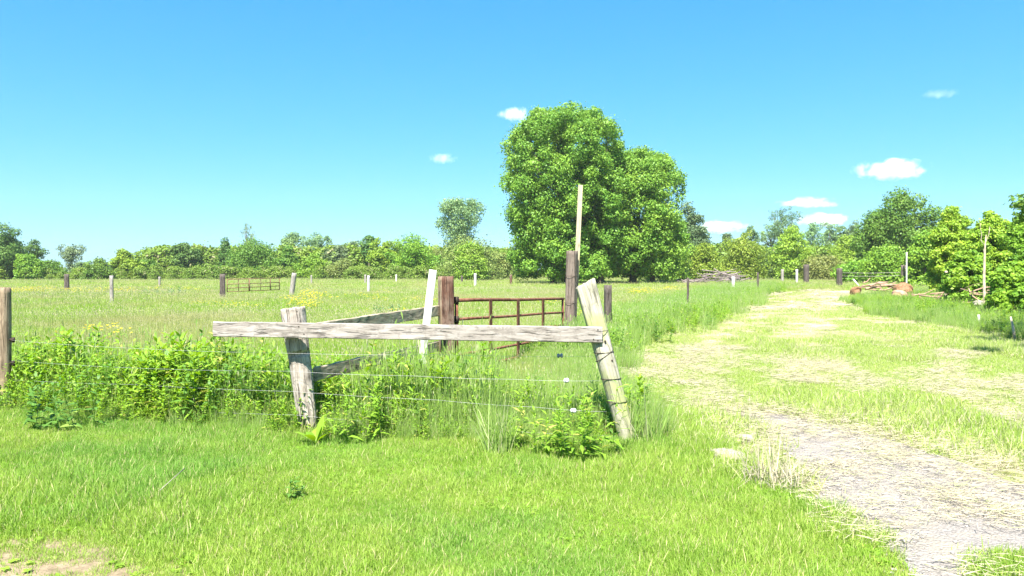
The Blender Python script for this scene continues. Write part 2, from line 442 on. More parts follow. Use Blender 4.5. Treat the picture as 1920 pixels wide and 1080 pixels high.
def post_mesh(name, h, r0, r1, shape='round', rough=0.06, seed=0, levels=16, seg=28, cut=0.0, under=0.35, edit=None):
    """a weathered post along Z, rough in outline, grooved along the grain, a worn top (cut: slope of the saw cut)"""
    g = np.random.default_rng(seed)
    th = np.arange(seg) / seg * 2 * np.pi
    if shape == 'square':
        c, s_ = np.cos(th), np.sin(th)
        k = (np.abs(c) ** 7 + np.abs(s_) ** 7) ** (-1 / 7)
    else:
        k = 1 + 0.05 * np.cos(2 * th + g.uniform(0, 6)) + 0.03 * np.cos(3 * th + g.uniform(0, 6))
    groove = 1 - rough * g.random(seg) ** 2
    V = []
    zs = np.concatenate([[-under], np.linspace(0, h, levels)])
    for i, z in enumerate(zs):
        t = max(z, 0) / h
        r = (r0 + (r1 - r0) * t) * k * groove * (1 + rough * 0.35 * (g.random(seg) - 0.5)) * (1 + 0.02 * math.sin(5 * t + seed))
        x, y = r * np.cos(th), r * np.sin(th)
        zz = np.full(seg, z)
        if i == len(zs) - 1: zz = z + cut * x + 0.012 * (g.random(seg) - 0.5)
        P = np.stack([x, y, zz], 1)
        if edit: P = edit(P, t, th, i == len(zs) - 1)
        V.append(P)
    top = V[-1]
    V.append(np.stack([top[:, 0] * 0.86, top[:, 1] * 0.86, top[:, 2] + 0.006 + 0.008 * (g.random(seg) - 0.5)], 1))
    V.append(np.stack([top[:, 0] * 0.45, top[:, 1] * 0.45, h + cut * top[:, 0] * 0.45 + 0.012 * (g.random(seg) - 0.5)], 1))
    n = len(V); V = np.concatenate(V)
    F = []
    for i in range(n - 1):
        for q in range(seg):
            a, b = i * seg + q, i * seg + (q + 1) % seg
            F.append((a, b, b + seg, a + seg))
    F.append(tuple((n - 1) * seg + q for q in range(seg)))
    me = bpy.data.meshes.new(name); me.from_pydata([tuple(v) for v in V], [], F); me.update()
    me.polygons.foreach_set('use_smooth', [len(p.vertices) == 4 and i < (levels - 0) * seg for i, p in enumerate(me.polygons)])
    return me

def plank_mesh(name, L, w, t, seed=0, n=40, wear=0.004):
    """a sawn plank along X (0..L), width w in Z, thickness t in Y, softly worn along its edges"""
    g = np.random.default_rng(seed)
    bev = min(t, w) * 0.16
    sec = [(-t / 2, -w / 2 + bev), (-t / 2, -w / 6), (-t / 2, w / 6), (-t / 2, w / 2 - bev), (-t / 2 + bev, w / 2), (t / 2 - bev, w / 2),
           (t / 2, w / 2 - bev), (t / 2, 0), (t / 2, -w / 2 + bev), (t / 2 - bev, -w / 2), (-t / 2 + bev, -w / 2)]
    m = len(sec); V = []
    for i in range(n):
        x = L * i / (n - 1)
        up = wear * (fbm(np.array([x * 2.3 + seed]), np.array([1.5]), 5, 3)[0] - 0.5) * 2.2
        for (y, z) in sec:
            e = (0.35 if i in (0, n - 1) else 1.0)
            V.append((x + (0 if i not in (0, n - 1) else wear * (g.random() - 0.5) * 2), y + wear * 0.5 * (g.random() - 0.5), z + up + wear * (g.random() - 0.5)))
    F = []
    for i in range(n - 1):
        for k in range(m):
            a, b = i * m + k, i * m + (k + 1) % m
            F.append((a, a + m, b + m, b))
    F.append(tuple(range(m))); F.append(tuple((n - 1) * m + k for k in range(m))[::-1])
    me = bpy.data.meshes.new(name); me.from_pydata(V, [], F); me.update()
    bm = bmesh.new(); bm.from_mesh(me); bmesh.ops.recalc_face_normals(bm, faces=bm.faces); bm.to_mesh(me); bm.free()
    return me

def lay(o, p0, p1, facing=None):
    """lay a plank (local X) from p0 to p1 with its width upright"""
    x = (Vector(p1) - Vector(p0)).normalized()
    y = Vector((0, 0, 1)).cross(x).normalized()
    z = x.cross(y)
    m = Matrix((x, y, z)).transposed().to_4x4(); m.translation = Vector(p0)
    o.matrix_world = m
    return (Vector(p1) - Vector(p0)).length

# ------------------------------------------------------------------ blades, leaves and scattering
def strips(P, D, S, L, W, droop, prof):
    """strips growing from P along D (side S), drooping: one quad per profile step"""
    n = len(P); k = len(prof)
    V = np.zeros((n, k, 2, 3))
    for i, w in enumerate(prof):
        s = i / (k - 1)
        c = P + D * (L * s)[:, None]
        c[:, 2] -= droop * L * s * s
        out = D.copy(); out[:, 2] = 0
        c = c + out * (droop * L * s * s * 0.4)[:, None]
        V[:, i, 0] = c - S * (W * w * 0.5)[:, None]
        V[:, i, 1] = c + S * (W * w * 0.5)[:, None]
    idx = np.arange(n)[:, None] * (2 * k)
    F = np.concatenate([idx + np.array([2 * i, 2 * i + 1, 2 * i + 3, 2 * i + 2])[None] for i in range(k - 1)], 1).reshape(-1, 4)
    return V.reshape(-1, 3), F, np.repeat(np.arange(n), k - 1)

def unit(a): return a / np.maximum(np.linalg.norm(a, axis=-1, keepdims=True), 1e-9)

def rand_dir(g, n): return unit(g.normal(size=(n, 3)))

def proto(name, parts, m):
    """join (V, F, owner) strips into one mesh object that is only used as an instance source"""
    Vs, Fs, r1, r2, mi, off = [], [], [], [], [], 0
    for i, (V, F, own, g) in enumerate(parts):
        Vs.append(V); Fs.append(F + off); off += len(V)
        k = own.max() + 1
        r1.append(g.random(k)[own]); r2.append(g.random(k)[own]); mi.append(np.full(len(F), i if isinstance(m, (list, tuple)) else 0))
    me = raw_mesh(name, np.concatenate(Vs), np.concatenate(Fs), {'rnd': ('FACE', np.concatenate(r1)), 'rnd2': ('FACE', np.concatenate(r2))})
    ms = m if isinstance(m, (list, tuple)) else [m]
    uniq = []
    for q in ms:
        if q not in uniq: uniq.append(q)
    for q in uniq: me.materials.append(q)
    mi = np.concatenate(mi)
    me.polygons.foreach_set('material_index', np.array([uniq.index(ms[i]) for i in mi], np.int32))
    return me

def blades(g, n, rad, h0, h1, w, lean, droop, prof=(1, 0.75, 0.12), base_lift=0.0):
    a = g.uniform(0, 2 * np.pi, n); r = rad * np.sqrt(g.random(n))
    P = np.stack([r * np.cos(a), r * np.sin(a), np.full(n, -0.01)], 1)
    az = g.uniform(0, 2 * np.pi, n); ln = lean * g.random(n)
    D = unit(np.stack([np.sin(ln) * np.cos(az), np.sin(ln) * np.sin(az), np.cos(ln)], 1))
    s = g.uniform(0, 2 * np.pi, n)
    S = unit(np.stack([np.cos(s), np.sin(s), np.zeros(n)], 1))
    L = g.uniform(h0, h1, n)
    V, F, own = strips(P, D, S, L, w * g.uniform(0.7, 1.3, n), droop * g.random(n), prof)
    return V, F, own, g

def seedheads(g, n, rad, h0, h1, w, hl):
    """thin stalks with a spindle of seeds"""
    a = g.uniform(0, 2 * np.pi, n); r = rad * np.sqrt(g.random(n))
    P = np.stack([r * np.cos(a), r * np.sin(a), np.zeros(n)], 1)
    az = g.uniform(0, 2 * np.pi, n); ln = 0.22 * g.random(n)
    D = unit(np.stack([np.sin(ln) * np.cos(az), np.sin(ln) * np.sin(az), np.cos(ln)], 1))
    s = g.uniform(0, 2 * np.pi, n); S = np.stack([np.cos(s), np.sin(s), np.zeros(n)], 1)
    L = g.uniform(h0, h1, n)
    st = strips(P, D, S, L, np.full(n, w * 0.3), np.zeros(n), (1, 0.8))
    hd = strips(P + D * L[:, None], D, S, np.full(n, hl), np.full(n, w), 0.3 * np.ones(n), (0.3, 1, 0.15))
    return [(*st, g), (*hd, g)]

def herb(g, n, rad, h0, h1, ll, lw, per=22, top=True):
    """upright leafy stems: whorls of pointed leaves all the way up"""
    parts = []
    P0, D0, L0 = [], [], []
    P, D, S, L, W, dr = [], [], [], [], [], []
    for i in range(n):
        a, r = g.uniform(0, 6.283), rad * math.sqrt(g.random())
        b = np.array([r * math.cos(a), r * math.sin(a), -0.02])
        h = g.uniform(h0, h1); az, ln = g.uniform(0, 6.283), 0.3 * g.random()
        d = np.array([math.sin(ln) * math.cos(az), math.sin(ln) * math.sin(az), math.cos(ln)])
        P0.append(b); D0.append(d); L0.append(h)
        for k in range(per):
            t = 0.15 + 0.87 * (k + g.random()) / per
            la = k * 2.4 + g.uniform(-0.4, 0.4); up = 0.15 + 0.7 * t + g.uniform(-0.3, 0.3)
            P.append(b + d * h * min(t, 1)); dd = np.array([math.cos(la) * math.cos(up), math.sin(la) * math.cos(up), math.sin(up)])
            D.append(dd); S.append(np.array([-math.sin(la), math.cos(la), g.uniform(-0.3, 0.3)]))
            sz = (1.1 - 0.55 * t) * g.uniform(0.75, 1.2)
            L.append(ll * sz); W.append(lw * sz); dr.append(g.uniform(0.1, 0.6))
    P0, D0, L0 = np.array(P0), np.array(D0), np.array(L0)
    s = g.uniform(0, 6.283, n); S0 = np.stack([np.cos(s), np.sin(s), np.zeros(n)], 1)
    a = strips(P0, D0, S0, L0, np.full(n, lw * 0.22), np.zeros(n), (1, 0.7, 0.4))
    b = strips(np.array(P), np.array(D), unit(np.array(S)), np.array(L), np.array(W), np.array(dr), (0.25, 1.0, 0.72, 0.06))
    return [(*a, g), (*b, g)]

def rosette(g, n, ll, lw, up0=0.5, up1=1.2):
    """big broad leaves from one root, each on a stalk"""
    la = np.arange(n) * 2.4 + g.uniform(-0.3, 0.3, n); up = g.uniform(up0, up1, n)
    D = np.stack([np.cos(la) * np.cos(up), np.sin(la) * np.cos(up), np.sin(up)], 1)
    S = np.stack([-np.sin(la), np.cos(la), np.zeros(n)], 1)
    L = ll * g.uniform(0.7, 1.15, n)
    return [(*strips(np.zeros((n, 3)), D, S, L, lw * g.uniform(0.8, 1.2, n), g.uniform(0.15, 0.5, n), (0.08, 0.12, 0.75, 1.0, 0.9, 0.6, 0.08)), g)]

def flat_hay(g, n, rad, l0, l1, w, lift=0.05, main=None):
    a = g.uniform(0, 2 * np.pi, n); r = rad * np.sqrt(g.random(n))
    P = np.stack([r * np.cos(a), r * np.sin(a), g.random(n) * lift + 0.006], 1)
    az = g.uniform(0, 2 * np.pi, n) if main is None else g.normal(main, 0.55, n)
    el = g.normal(0.06, 0.14, n)
    D = np.stack([np.cos(az) * np.cos(el), np.sin(az) * np.cos(el), np.sin(el)], 1)
    S = unit(np.stack([-np.sin(az), np.cos(az), g.normal(0, 0.6, n)], 1))
    L = g.uniform(l0, l1, n)
    return (*strips(P, D, S, L, w * g.uniform(0.6, 1.4, n), g.uniform(0, 0.12, n), (0.8, 1, 0.3)), g)

def scatter(name, meshes, P, scl, rot=None, idx=None, seed=0, **tags):
    """ONE stuff object: its vertices carry copies of the given meshes"""
    g = np.random.default_rng(seed + 900)
    n = len(P)
    if rot is None:
        rot = np.stack([g.normal(0, 0.05, n), g.normal(0, 0.05, n), g.uniform(0, 6.283, n)], 1)
    if idx is None: idx = g.integers(0, len(meshes), n)
    me = bpy.data.meshes.new(name)
    me.vertices.add(n); me.vertices.foreach_set('co', np.asarray(P, np.float32).ravel())
    a = me.attributes.new('rot', 'FLOAT_VECTOR', 'POINT'); a.data.foreach_set('vector', np.asarray(rot, np.float32).ravel())
    a = me.attributes.new('scl', 'FLOAT', 'POINT'); a.data.foreach_set('value', np.asarray(scl, np.float32).ravel())
    a = me.attributes.new('idx', 'INT', 'POINT'); a.data.foreach_set('value', np.asarray(idx, np.int32).ravel())
    o = link(name, me)
    ng = bpy.data.node_groups.new(name + '_scatter', 'GeometryNodeTree')
    ng.interface.new_socket('Geometry', in_out='INPUT', socket_type='NodeSocketGeometry')
    ng.interface.new_socket('Geometry', in_out='OUTPUT', socket_type='NodeSocketGeometry')
    N = ng.nodes.new; Lk = ng.links.new
    gi, go = N('NodeGroupInput'), N('NodeGroupOutput')
    iop = N('GeometryNodeInstanceOnPoints'); g2i = N('GeometryNodeGeometryToInstance')
    for i, m in reversed(list(enumerate(meshes))):     # the socket takes its links last first
        po = bpy.data.objects.new(f'{name}_source', m)
        oi = N('GeometryNodeObjectInfo'); oi.inputs['Object'].default_value = po
        Lk(oi.outputs['Geometry'], g2i.inputs[0])
    def na(nm, typ):
        q = N('GeometryNodeInputNamedAttribute'); q.data_type = typ; q.inputs['Name'].default_value = nm
        return q.outputs['Attribute']
    e2r = N('FunctionNodeEulerToRotation'); Lk(na('rot', 'FLOAT_VECTOR'), e2r.inputs[0])
    Lk(gi.outputs[0], iop.inputs['Points']); Lk(g2i.outputs[0], iop.inputs['Instance'])
    iop.inputs['Pick Instance'].default_value = True
    Lk(na('idx', 'INT'), iop.inputs['Instance Index']); Lk(e2r.outputs[0], iop.inputs['Rotation']); Lk(na('scl', 'FLOAT'), iop.inputs['Scale'])
    Lk(iop.outputs[0], go.inputs[0])
    md = o.modifiers.new('scatter', 'NODES'); md.node_group = ng
    tag(o, kind='stuff', **tags)
    return o

def pts_in(g, n, x0, x1, y0, y1, margin=1.12):
    """random points in a wedge that is a little wider than the view"""
    y = np.sqrt(g.uniform(y0 * y0, y1 * y1, n))
    x = g.uniform(-1, 1, n) * (0.686 * y * margin + 0.7)
    k = (x > x0) & (x < x1)
    return x[k], y[k]

# ================================================================== THE SETTING
# ------------------------------------------------------------------ ground
def axis(dense0, dense1, step, far0, far1, grow=1.12):
    a = list(np.arange(dense0, dense1, step)); s = step
    while a[-1] < far1: s *= grow; a.append(a[-1] + s)
    s = step
    while a[0] > far0: s *= grow; a.insert(0, a[0] - s)
    return np.array(a)

gx = axis(-9, 13, 0.11, -2600, 2600); gy = axis(1.5, 20, 0.11, -60, 3500)
GX, GY = np.meshgrid(gx, gy)
fx, fy = GX.ravel(), GY.ravel()
Z = zones(fx, fy)
gv = np.stack([fx, fy, terrain(fx, fy) - 0.02], 1)
nx, ny = len(gx), len(gy)
ii = (np.arange(ny - 1)[:, None] * nx + np.arange(nx - 1)[None]).ravel()
gf = np.stack([ii, ii + 1, ii + nx + 1, ii + nx], 1)
m = mat('ground_soil_and_thatch'); t = NT(m)
n1 = t.noise(t.wpos(), 14, 6, 0.7); n2 = t.noise(t.wpos(), 1.6, 4, 0.6)
green = t.mix(n2, (0.120, 0.170, 0.040), (0.210, 0.225, 0.075))
green = t.mix(t.ramp(n1, [(0.4, 0.0), (0.62, 0.7)]), green, (0.20, 0.18, 0.085))
far = t.noise(t.wpos((1, 0.35, 1)), 0.12, 5, 0.65)
green = t.mix(t.math('MULTIPLY', t.attr('field').outputs['Fac'], t.ramp(far, [(0.4, 0.2), (0.62, 0.85)])), green, (0.235, 0.225, 0.085))
strawc = t.ramp(t.noise(t.wpos(), 42, 5, 0.75, 0.5), [(0.3, (0.215, 0.180, 0.120)), (0.5, (0.325, 0.283, 0.202)), (0.7, (0.41, 0.365, 0.28))])
soilc = t.ramp(n1, [(0.3, (0.13, 0.10, 0.06)), (0.55, (0.24, 0.19, 0.125)), (0.75, (0.32, 0.265, 0.18))])
sm = t.ramp(t.math('ADD', t.attr('straw').outputs['Fac'], t.math('MULTIPLY', t.math('SUBTRACT', n1, 0.5), 0.8)), [(0.3, 0.0), (0.6, 1.0)])
c = t.mix(sm, green, strawc)
c = t.mix(t.attr('soil').outputs['Fac'], c, soilc)
t.end(t.bsdf(c, 0.95, 0.05, bump=n1, bstr=0.8, bdist=0.03))
ground = link('ground', raw_mesh('ground', gv, gf, {'straw': ('POINT', Z['straw']), 'soil': ('POINT', Z['soil']), 'field': ('POINT', Z['field'].astype(float))}, True), m)
tag(ground, 'flat grassy pasture ground reaching to the line of trees', 'ground', kind='structure')

# ------------------------------------------------------------------ gravel patch of the farm track
kx = np.arange(1.2, 6.4, 0.06); ky = np.arange(1.9, 9.6, 0.06)
KX, KY = np.meshgrid(kx, ky)
px_, py_ = KX.ravel(), KY.ravel()
Zk = zones(px_, py_)
kz = terrain(px_, py_) - 0.014 - 0.02 * (1 - sstep(0.0, 0.25, np.where(Zk['gravel'], Zk['gd'], -0.0)))
ki = (np.arange(len(ky) - 1)[:, None] * len(kx) + np.arange(len(kx) - 1)[None]).ravel()
kf = np.stack([ki, ki + 1, ki + len(kx) + 1, ki + len(kx)], 1)
keep = Zk['gravel'][kf].all(1)
m = mat('track_gravel'); t = NT(m)
vo = t.n('ShaderNodeTexVoronoi'); t.l(t.wpos(), vo.inputs['Vector']); vo.inputs['Scale'].default_value = 55
nb = t.noise(t.wpos(), 9, 5, 0.7)
c = t.ramp(t.noise(t.wpos(), 60, 4, 0.7), [(0.3, (0.130, 0.117, 0.106)), (0.5, (0.222, 0.203, 0.186)), (0.7, (0.31, 0.286, 0.263))])
c = t.mix(t.ramp(t.noise(t.wpos((1, 2.2, 1)), 1.7, 5, 0.65), [(0.48, 0.0), (0.66, 0.8)]), c, (0.30, 0.262, 0.20))
h = t.math('ADD', t.math('MULTIPLY', vo.outputs['Distance'], -1.0), nb)
t.end(t.bsdf(c, 0.95, 0.1, bump=h, bstr=0.7, bdist=0.02))
gk = link('gravel_track', raw_mesh('gravel_track', np.stack([px_, py_, kz], 1), kf[keep], None, True), m)
tag(gk, 'pale grey gravel track bending in front of the fence', 'track', kind='structure')

# ------------------------------------------------------------------ clouds
m = mat('cloud_vapour'); t = NT(m)
oc = t.coord('Object', (1, 1, 1))
oi = t.n('ShaderNodeObjectInfo')
ln = t.n('ShaderNodeVectorMath', operation='LENGTH'); t.l(oc, ln.inputs[0])
off = t.n('ShaderNodeVectorMath', operation='ADD'); t.l(t.coord('Object', (3.0, 1.4, 0.9)), off.inputs[0])
mo = t.math('MULTIPLY', oi.outputs['Random'], 91.0); t.l(mo, off.inputs[1])
nz = t.noise(off.outputs[0], 1.0, 5, 0.6)
sepz = t.n('ShaderNodeSeparateXYZ'); t.l(oc, sepz.inputs[0])
den = t.math('SUBTRACT', t.math('ADD', t.math('MULTIPLY', nz, 2.2), t.math('MULTIPLY', t.math('SUBTRACT', 1.0, ln.outputs['Value']), 1.0)), 1.30)
den = t.math('MAXIMUM', den, 0.0)
alpha = t.n('ShaderNodeSeparateColor'); t.l(oi.outputs['Color'], alpha.inputs[0])
den = t.math('MULTIPLY', den, t.math('MULTIPLY', alpha.outputs[0], 0.045))
pv = t.n('ShaderNodeVolumePrincipled'); pv.inputs['Color'].default_value = (0.97, 0.95, 0.95, 1)
pv.inputs['Anisotropy'].default_value = 0.0
t.l(den, pv.inputs['Density']); t.l(pv.outputs[0], t.out.inputs['Volume'])
ico = bmesh.new(); bmesh.ops.create_icosphere(ico, subdivisions=3, radius=1.0)
CLOUDS = [(965, 215, 62, 30, 1.0, 'small white puff of cloud beside the top of the great round tree'),
          (829, 297, 56, 20, 0.45, 'faint thin cloud wisp above the slim pale poplar'),
          (1675, 318, 136, 40, 1.1, 'largest bright white cloud, floating alone above the wooded side'),
          (1516, 380, 110, 22, 0.8, 'thin flat cloud streak, the upper of two over the treeline'),
          (1543, 412, 108, 28, 1.0, 'low white cloud bank just above the bluish treetops'),
          (1350, 425, 110, 26, 0.7, 'hazy cloud streak emerging behind the edge of the great tree'),
          (1763, 176, 70, 18, 0.16, 'barely visible high cloud wisp in empty blue sky')]
for (px, py, w, h, a, lab) in CLOUDS:
    Y = 2600.0
    me = bpy.data.meshes.new('cloud'); ico.to_mesh(me)
    o = link('cloud', me, m)
    o.location = at(px, py, Y); s = Y / FPX / 2
    o.scale = (w * s * 1.2, w * s * 0.7, h * s * 1.1)
    o.color = (a, a, a, 1)
    tag(o, lab, 'cloud', 'small clouds in the blue sky')
ico.free()

# ================================================================== TREES
def crown_quads(g, W, D, H, zb, prof, nb, br, leaf, per, squash=0.8, stray=0.10, shell=0.4, irr=0.0):
    """leaf quads in many leafy clumps filling a crown of outline prof [(t, r)]; also the clump centres"""
    pt, pr = np.array([p[0] for p in prof]), np.array([p[1] for p in prof])
    tt = np.linspace(0, 1, 200); w = np.interp(tt, pt, pr) + 0.08
    cum = np.cumsum(w) / w.sum()
    t = np.interp(g.random(nb), cum, tt)
    rr = np.interp(t, pt, pr)
    ang = g.uniform(0, 2 * np.pi, nb)
    u = g.random(nb) ** shell
    bs = br * g.uniform(0.55, 1.35, nb)
    q = g.uniform(0, 6.28, 4); q3 = g.uniform(1.5, 4.0, 2)
    rr = rr * (1 + irr * (np.sin(2 * ang + q[0] + q3[0] * t) * 0.6 + np.sin(3 * ang + q[1] - q3[1] * t) * 0.5))
    ex = np.maximum(rr * W / 2 - bs * 0.85, 0.05) * u
    ey = np.maximum(rr * D / 2 - bs * 0.85, 0.05) * u
    zc = np.clip(zb + t * (H - zb), zb + bs * squash * 0.6, H - bs * squash * 0.9)
    zc = zc * (1 - irr * (0.45 + 0.45 * np.sin(ang * 2 + q[2]) + 0.3 * np.sin(ang * 3 + q[3])) * t)
    C = np.stack([ex * np.cos(ang), ey * np.sin(ang), zc], 1)
    k = np.maximum((per * (bs / br) ** 2).astype(int), 4)
    own = np.repeat(np.arange(nb), k); n = len(own)
    d = rand_dir(g, n)
    rad = bs[own] * (0.45 + 0.55 * np.sqrt(g.random(n))) * np.where(g.random(n) < stray, g.uniform(1.0, 1.45, n), 1.0)
    # lumpy clumps: their radius changes with direction
    ph = g.uniform(0, 6.28, (nb, 3))
    lump = 1 + 0.22 * np.sin(d[:, 0] * 4 + ph[own, 0]) * np.sin(d[:, 1] * 4 + ph[own, 1]) + 0.12 * np.sin(d[:, 2] * 7 + ph[own, 2])
    P = C[own] + d * (rad * lump)[:, None] * np.array([1, 1, squash])
    nrm = unit(d * 0.7 + np.array([0, 0, 0.45]) + g.normal(0, 0.55, (n, 3)))
    a = unit(np.cross(nrm, rand_dir(g, n))); b = np.cross(nrm, a)
    s = leaf * g.uniform(0.6, 1.35, n)
    la, lb = (a * (s * 0.62)[:, None]), (b * (s * 0.40)[:, None])
    fold = nrm * (s * 0.12)[:, None]
    V = np.stack([P - la, P - lb + fold, P + la, P + lb + fold], 1).reshape(-1, 3)
    V[:, 2] = np.maximum(V[:, 2], 0.02)
    rb = g.random(nb)[own]
    return V, np.clip(0.45 * rb + 0.55 * g.random(n), 0, 1), C

def limb(mb, p0, p1, r0, r1, g, n=5, seg=6, sag=0.0):
    p0, p1 = Vector(p0), Vector(p1); L = (p1 - p0).length; pts = []
    for i in range(n):
        f = i / (n - 1); j = L * 0.05 * math.sin(f * math.pi)
        pts.append(p0.lerp(p1, f) + Vector((g.normal(0, j), g.normal(0, j), g.normal(0, j) * 0.5 + sag * L * math.sin(f * math.pi))))
    mb.tube(pts, [r0 + (r1 - r0) * (i / (n - 1)) for i in range(n)], seg)

PROF = {
    'round': [(0, .30), (.12, .70), (.35, .97), (.55, 1), (.78, .86), (.92, .55), (1, .15)],
    'bush': [(0, .85), (.2, 1), (.5, .97), (.75, .78), (.92, .48), (1, .15)],
    'cone': [(0, .75), (.15, 1), (.4, .82), (.7, .52), (.9, .25), (1, .06)],
    'tall': [(0, .45), (.2, .75), (.45, .9), (.7, 1), (.88, .75), (1, .2)],
    'vase': [(0, .25), (.2, .45), (.5, .8), (.75, 1), (.92, .85), (1, .4)],
}
KINDS = {   # profile, crown base (of H), clumps, clump radius (of W), leaf size, leaves per clump, shell
    'round': ('round', .10, 46, .17, .42, 70, .45),
    'bush': ('bush', .0, 46, .18, .38, 70, .45),
    'cone': ('cone', .04, 40, .18, .40, 60, .5),
    'lacy': ('vase', .22, 42, .13, .34, 26, .55),
    'tall': ('tall', .12, 40, .20, .40, 46, .55),
    'bare': ('vase', .30, 26, .12, .28, 8, .6),
}
GREEN = {'mid': (.115, .220, .032), 'dark': (.095, .190, .040), 'bright': (.170, .310, .030), 'yellow': (.205, .320, .036), 'olive': (.200, .255, .065),
         'blue': (.130, .220, .090), 'pale': (.195, .320, .120), 'grey': (.165, .250, .110), 'lime': (.250, .400, .040)}  # blue: some of the distance haze is put into this leaf colour
TREE_N = [0]
THK = 'saplings of the roadside thicket'

def tree(px, top, wpx, d, kind, col, label, name=None, base=None, cat='tree', dens=1.0, leaf=1.0, bark='bark', group='trees and bushes along the far edge of the pasture', prof=None, zb=None, nbm=1.0, depth=0.85, trunkw=1.0):
    TREE_N[0] += 1
    g = np.random.default_rng(4000 + TREE_N[0] * 7)
    p = at(px, top, d); H = p.z * (1.0 if kind in ('cone', 'tall', 'bare') else 1.11); W = wpx * d / FPX
    pf, b0, nb, br, lf, per, sh = KINDS[kind]
    pf = prof or PROF[pf]; b0 = b0 if zb is None else zb
    nm = name or ('bush' if kind == 'bush' else 'tree')
    root = bpy.data.objects.new(nm, None); COL.objects.link(root)
    gz = tz(p.x, d) - 0.05
    root.location = (p.x, d, gz); root.empty_display_size = 0.5
    nbm = nbm * 2.0
    V, rnd, C = crown_quads(g, W * 1.22, W * depth, H - gz, H * b0, pf, int(nb * nbm), 1.25 * br * W / math.sqrt(nbm), 0.62 * lf * leaf * (0.55 + d / 300), int(per * dens * 1.75), shell=sh, stray=0.2, irr=0.0 if kind in ('cone', 'tall', 'bare') else (0.14 if kind == 'lacy' else (0.10 if group == THK else 0.26)))
    n = len(rnd)
    me = raw_mesh('crown', V, np.arange(4 * n).reshape(n, 4), {'rnd': ('FACE', rnd)})
    o = link('crown', me, M['leaf'], root)
    j = g.uniform(0.93, 1.07, 3); cc = GREEN[col] if isinstance(col, str) else col
    o.color = (cc[0] * j[0], cc[1] * j[1], cc[2] * j[2], 1)
    mb = MB(); tr = (0.018 * H + 0.03) * trunkw
    hz = H * (0.62 if kind in ('lacy', 'bare', 'tall', 'round', 'cone') else 0.4)
    sway = [(0, 0, -0.3)] + [(g.normal(0, W * 0.015), g.normal(0, W * 0.015), hz * f) for f in (0.02, 0.3, 0.6, 1.0)]
    mb.tube(sway, [tr * 1.5, tr * 1.2, tr, tr * 0.8, tr * 0.45], 8)
    pick = C[g.permutation(len(C))[:16 if kind in ('lacy', 'bare') else 9]]
    for c in pick:
        f = min(max(0.15, (c[2] - 0.35 * math.hypot(c[0], c[1])) / hz), 0.97)
        limb(mb, (0, 0, hz * f * 0.9), tuple(c), tr * 0.42, tr * 0.1, g, 4, 5)
    mb.build('trunk', M[bark], root)
    tag(root, label, cat, group)
    return root

# --- the two great trees standing in the pasture
def great_tree(px, base_d, trunks, W, H, zb, prof, nb, br, leaf, per, col, label, dy=0.0, depth=0.9, seed=1, trunk_dx=0.0):
    g = np.random.default_rng(seed)
    x = (px - 960) / FPX * base_d
    root = bpy.data.objects.new('great_tree', None); COL.objects.link(root)
    root.location = (x, base_d, tz(x, base_d) - 0.05)
    V, rnd, C = crown_quads(g, W, W * depth, H, zb, prof, nb, br, leaf, per, squash=0.85, shell=0.36, stray=0.34)
    n = len(rnd)
    o = link('crown', raw_mesh('crown', V, np.arange(4 * n).reshape(n, 4), {'rnd': ('FACE', rnd)}), M['leaf'], root)
    o.color = (*col, 1)
    mb = MB()
    for (tx, ty, r, lean) in trunks:
        top = Vector((tx + lean, ty, H * 0.6))
        pts = [Vector((tx, ty, -0.3)), Vector((tx + lean * 0.03, ty, 0.5)), Vector((tx + lean * 0.25, ty + 0.1, H * 0.2)), Vector((tx + lean * 0.6, ty, H * 0.4)), top]
        mb.tube(pts, [r * 1.7, r * 1.15, r * 0.9, r * 0.6, r * 0.3], 12)
        for c in C[g.permutation(len(C))[:26]]:
            f = g.uniform(0.15, 0.9); s = pts[1].lerp(top, f)
            limb(mb, s, tuple(c), r * 0.35 * (1 - f * 0.6), r * 0.05, g, 5, 6)
    mb.build('trunk', M['bark'], root)
    tag(root, label, 'tree', 'great trees standing in the pasture')
    return root

GD = 84.0
great_tree(1062, GD, [(3.7, 0.5, 0.62, -2.0), (0.3, 1.0, 0.38, -1.5), (-1.4, -0.5, 0.3, -2.5)], 258 * GD / FPX, 1.6 + (508 - 203) * GD / FPX, 1.0,
           [(0, .72), (.06, .84), (.16, .90), (.27, .86), (.38, .95), (.55, 1.0), (.66, 1.0), (.78, .96), (.88, .84), (.95, .66), (1, .36)],
           640, 0.92, 0.20, 330, (.150, .300, .036), 'tallest tree, a great round leafy crown standing alone in the pasture', seed=11)
great_tree(1200, GD + 2, [(-0.8, 0.3, 0.4, 0.8), (1.4, 0.2, 0.28, 1.2)], 198 * (GD + 3) / FPX, 1.6 + (508 - 282) * (GD + 3) / FPX, 1.3,
           [(0, .70), (.1, .86), (.3, .98), (.5, 1.0), (.66, .95), (.78, .84), (.88, .70), (.95, .52), (1, .22)],
           380, 0.90, 0.20, 310, (.163, .312, .038), 'second great tree, shorter and pressed against the side of the tallest one', seed=12)

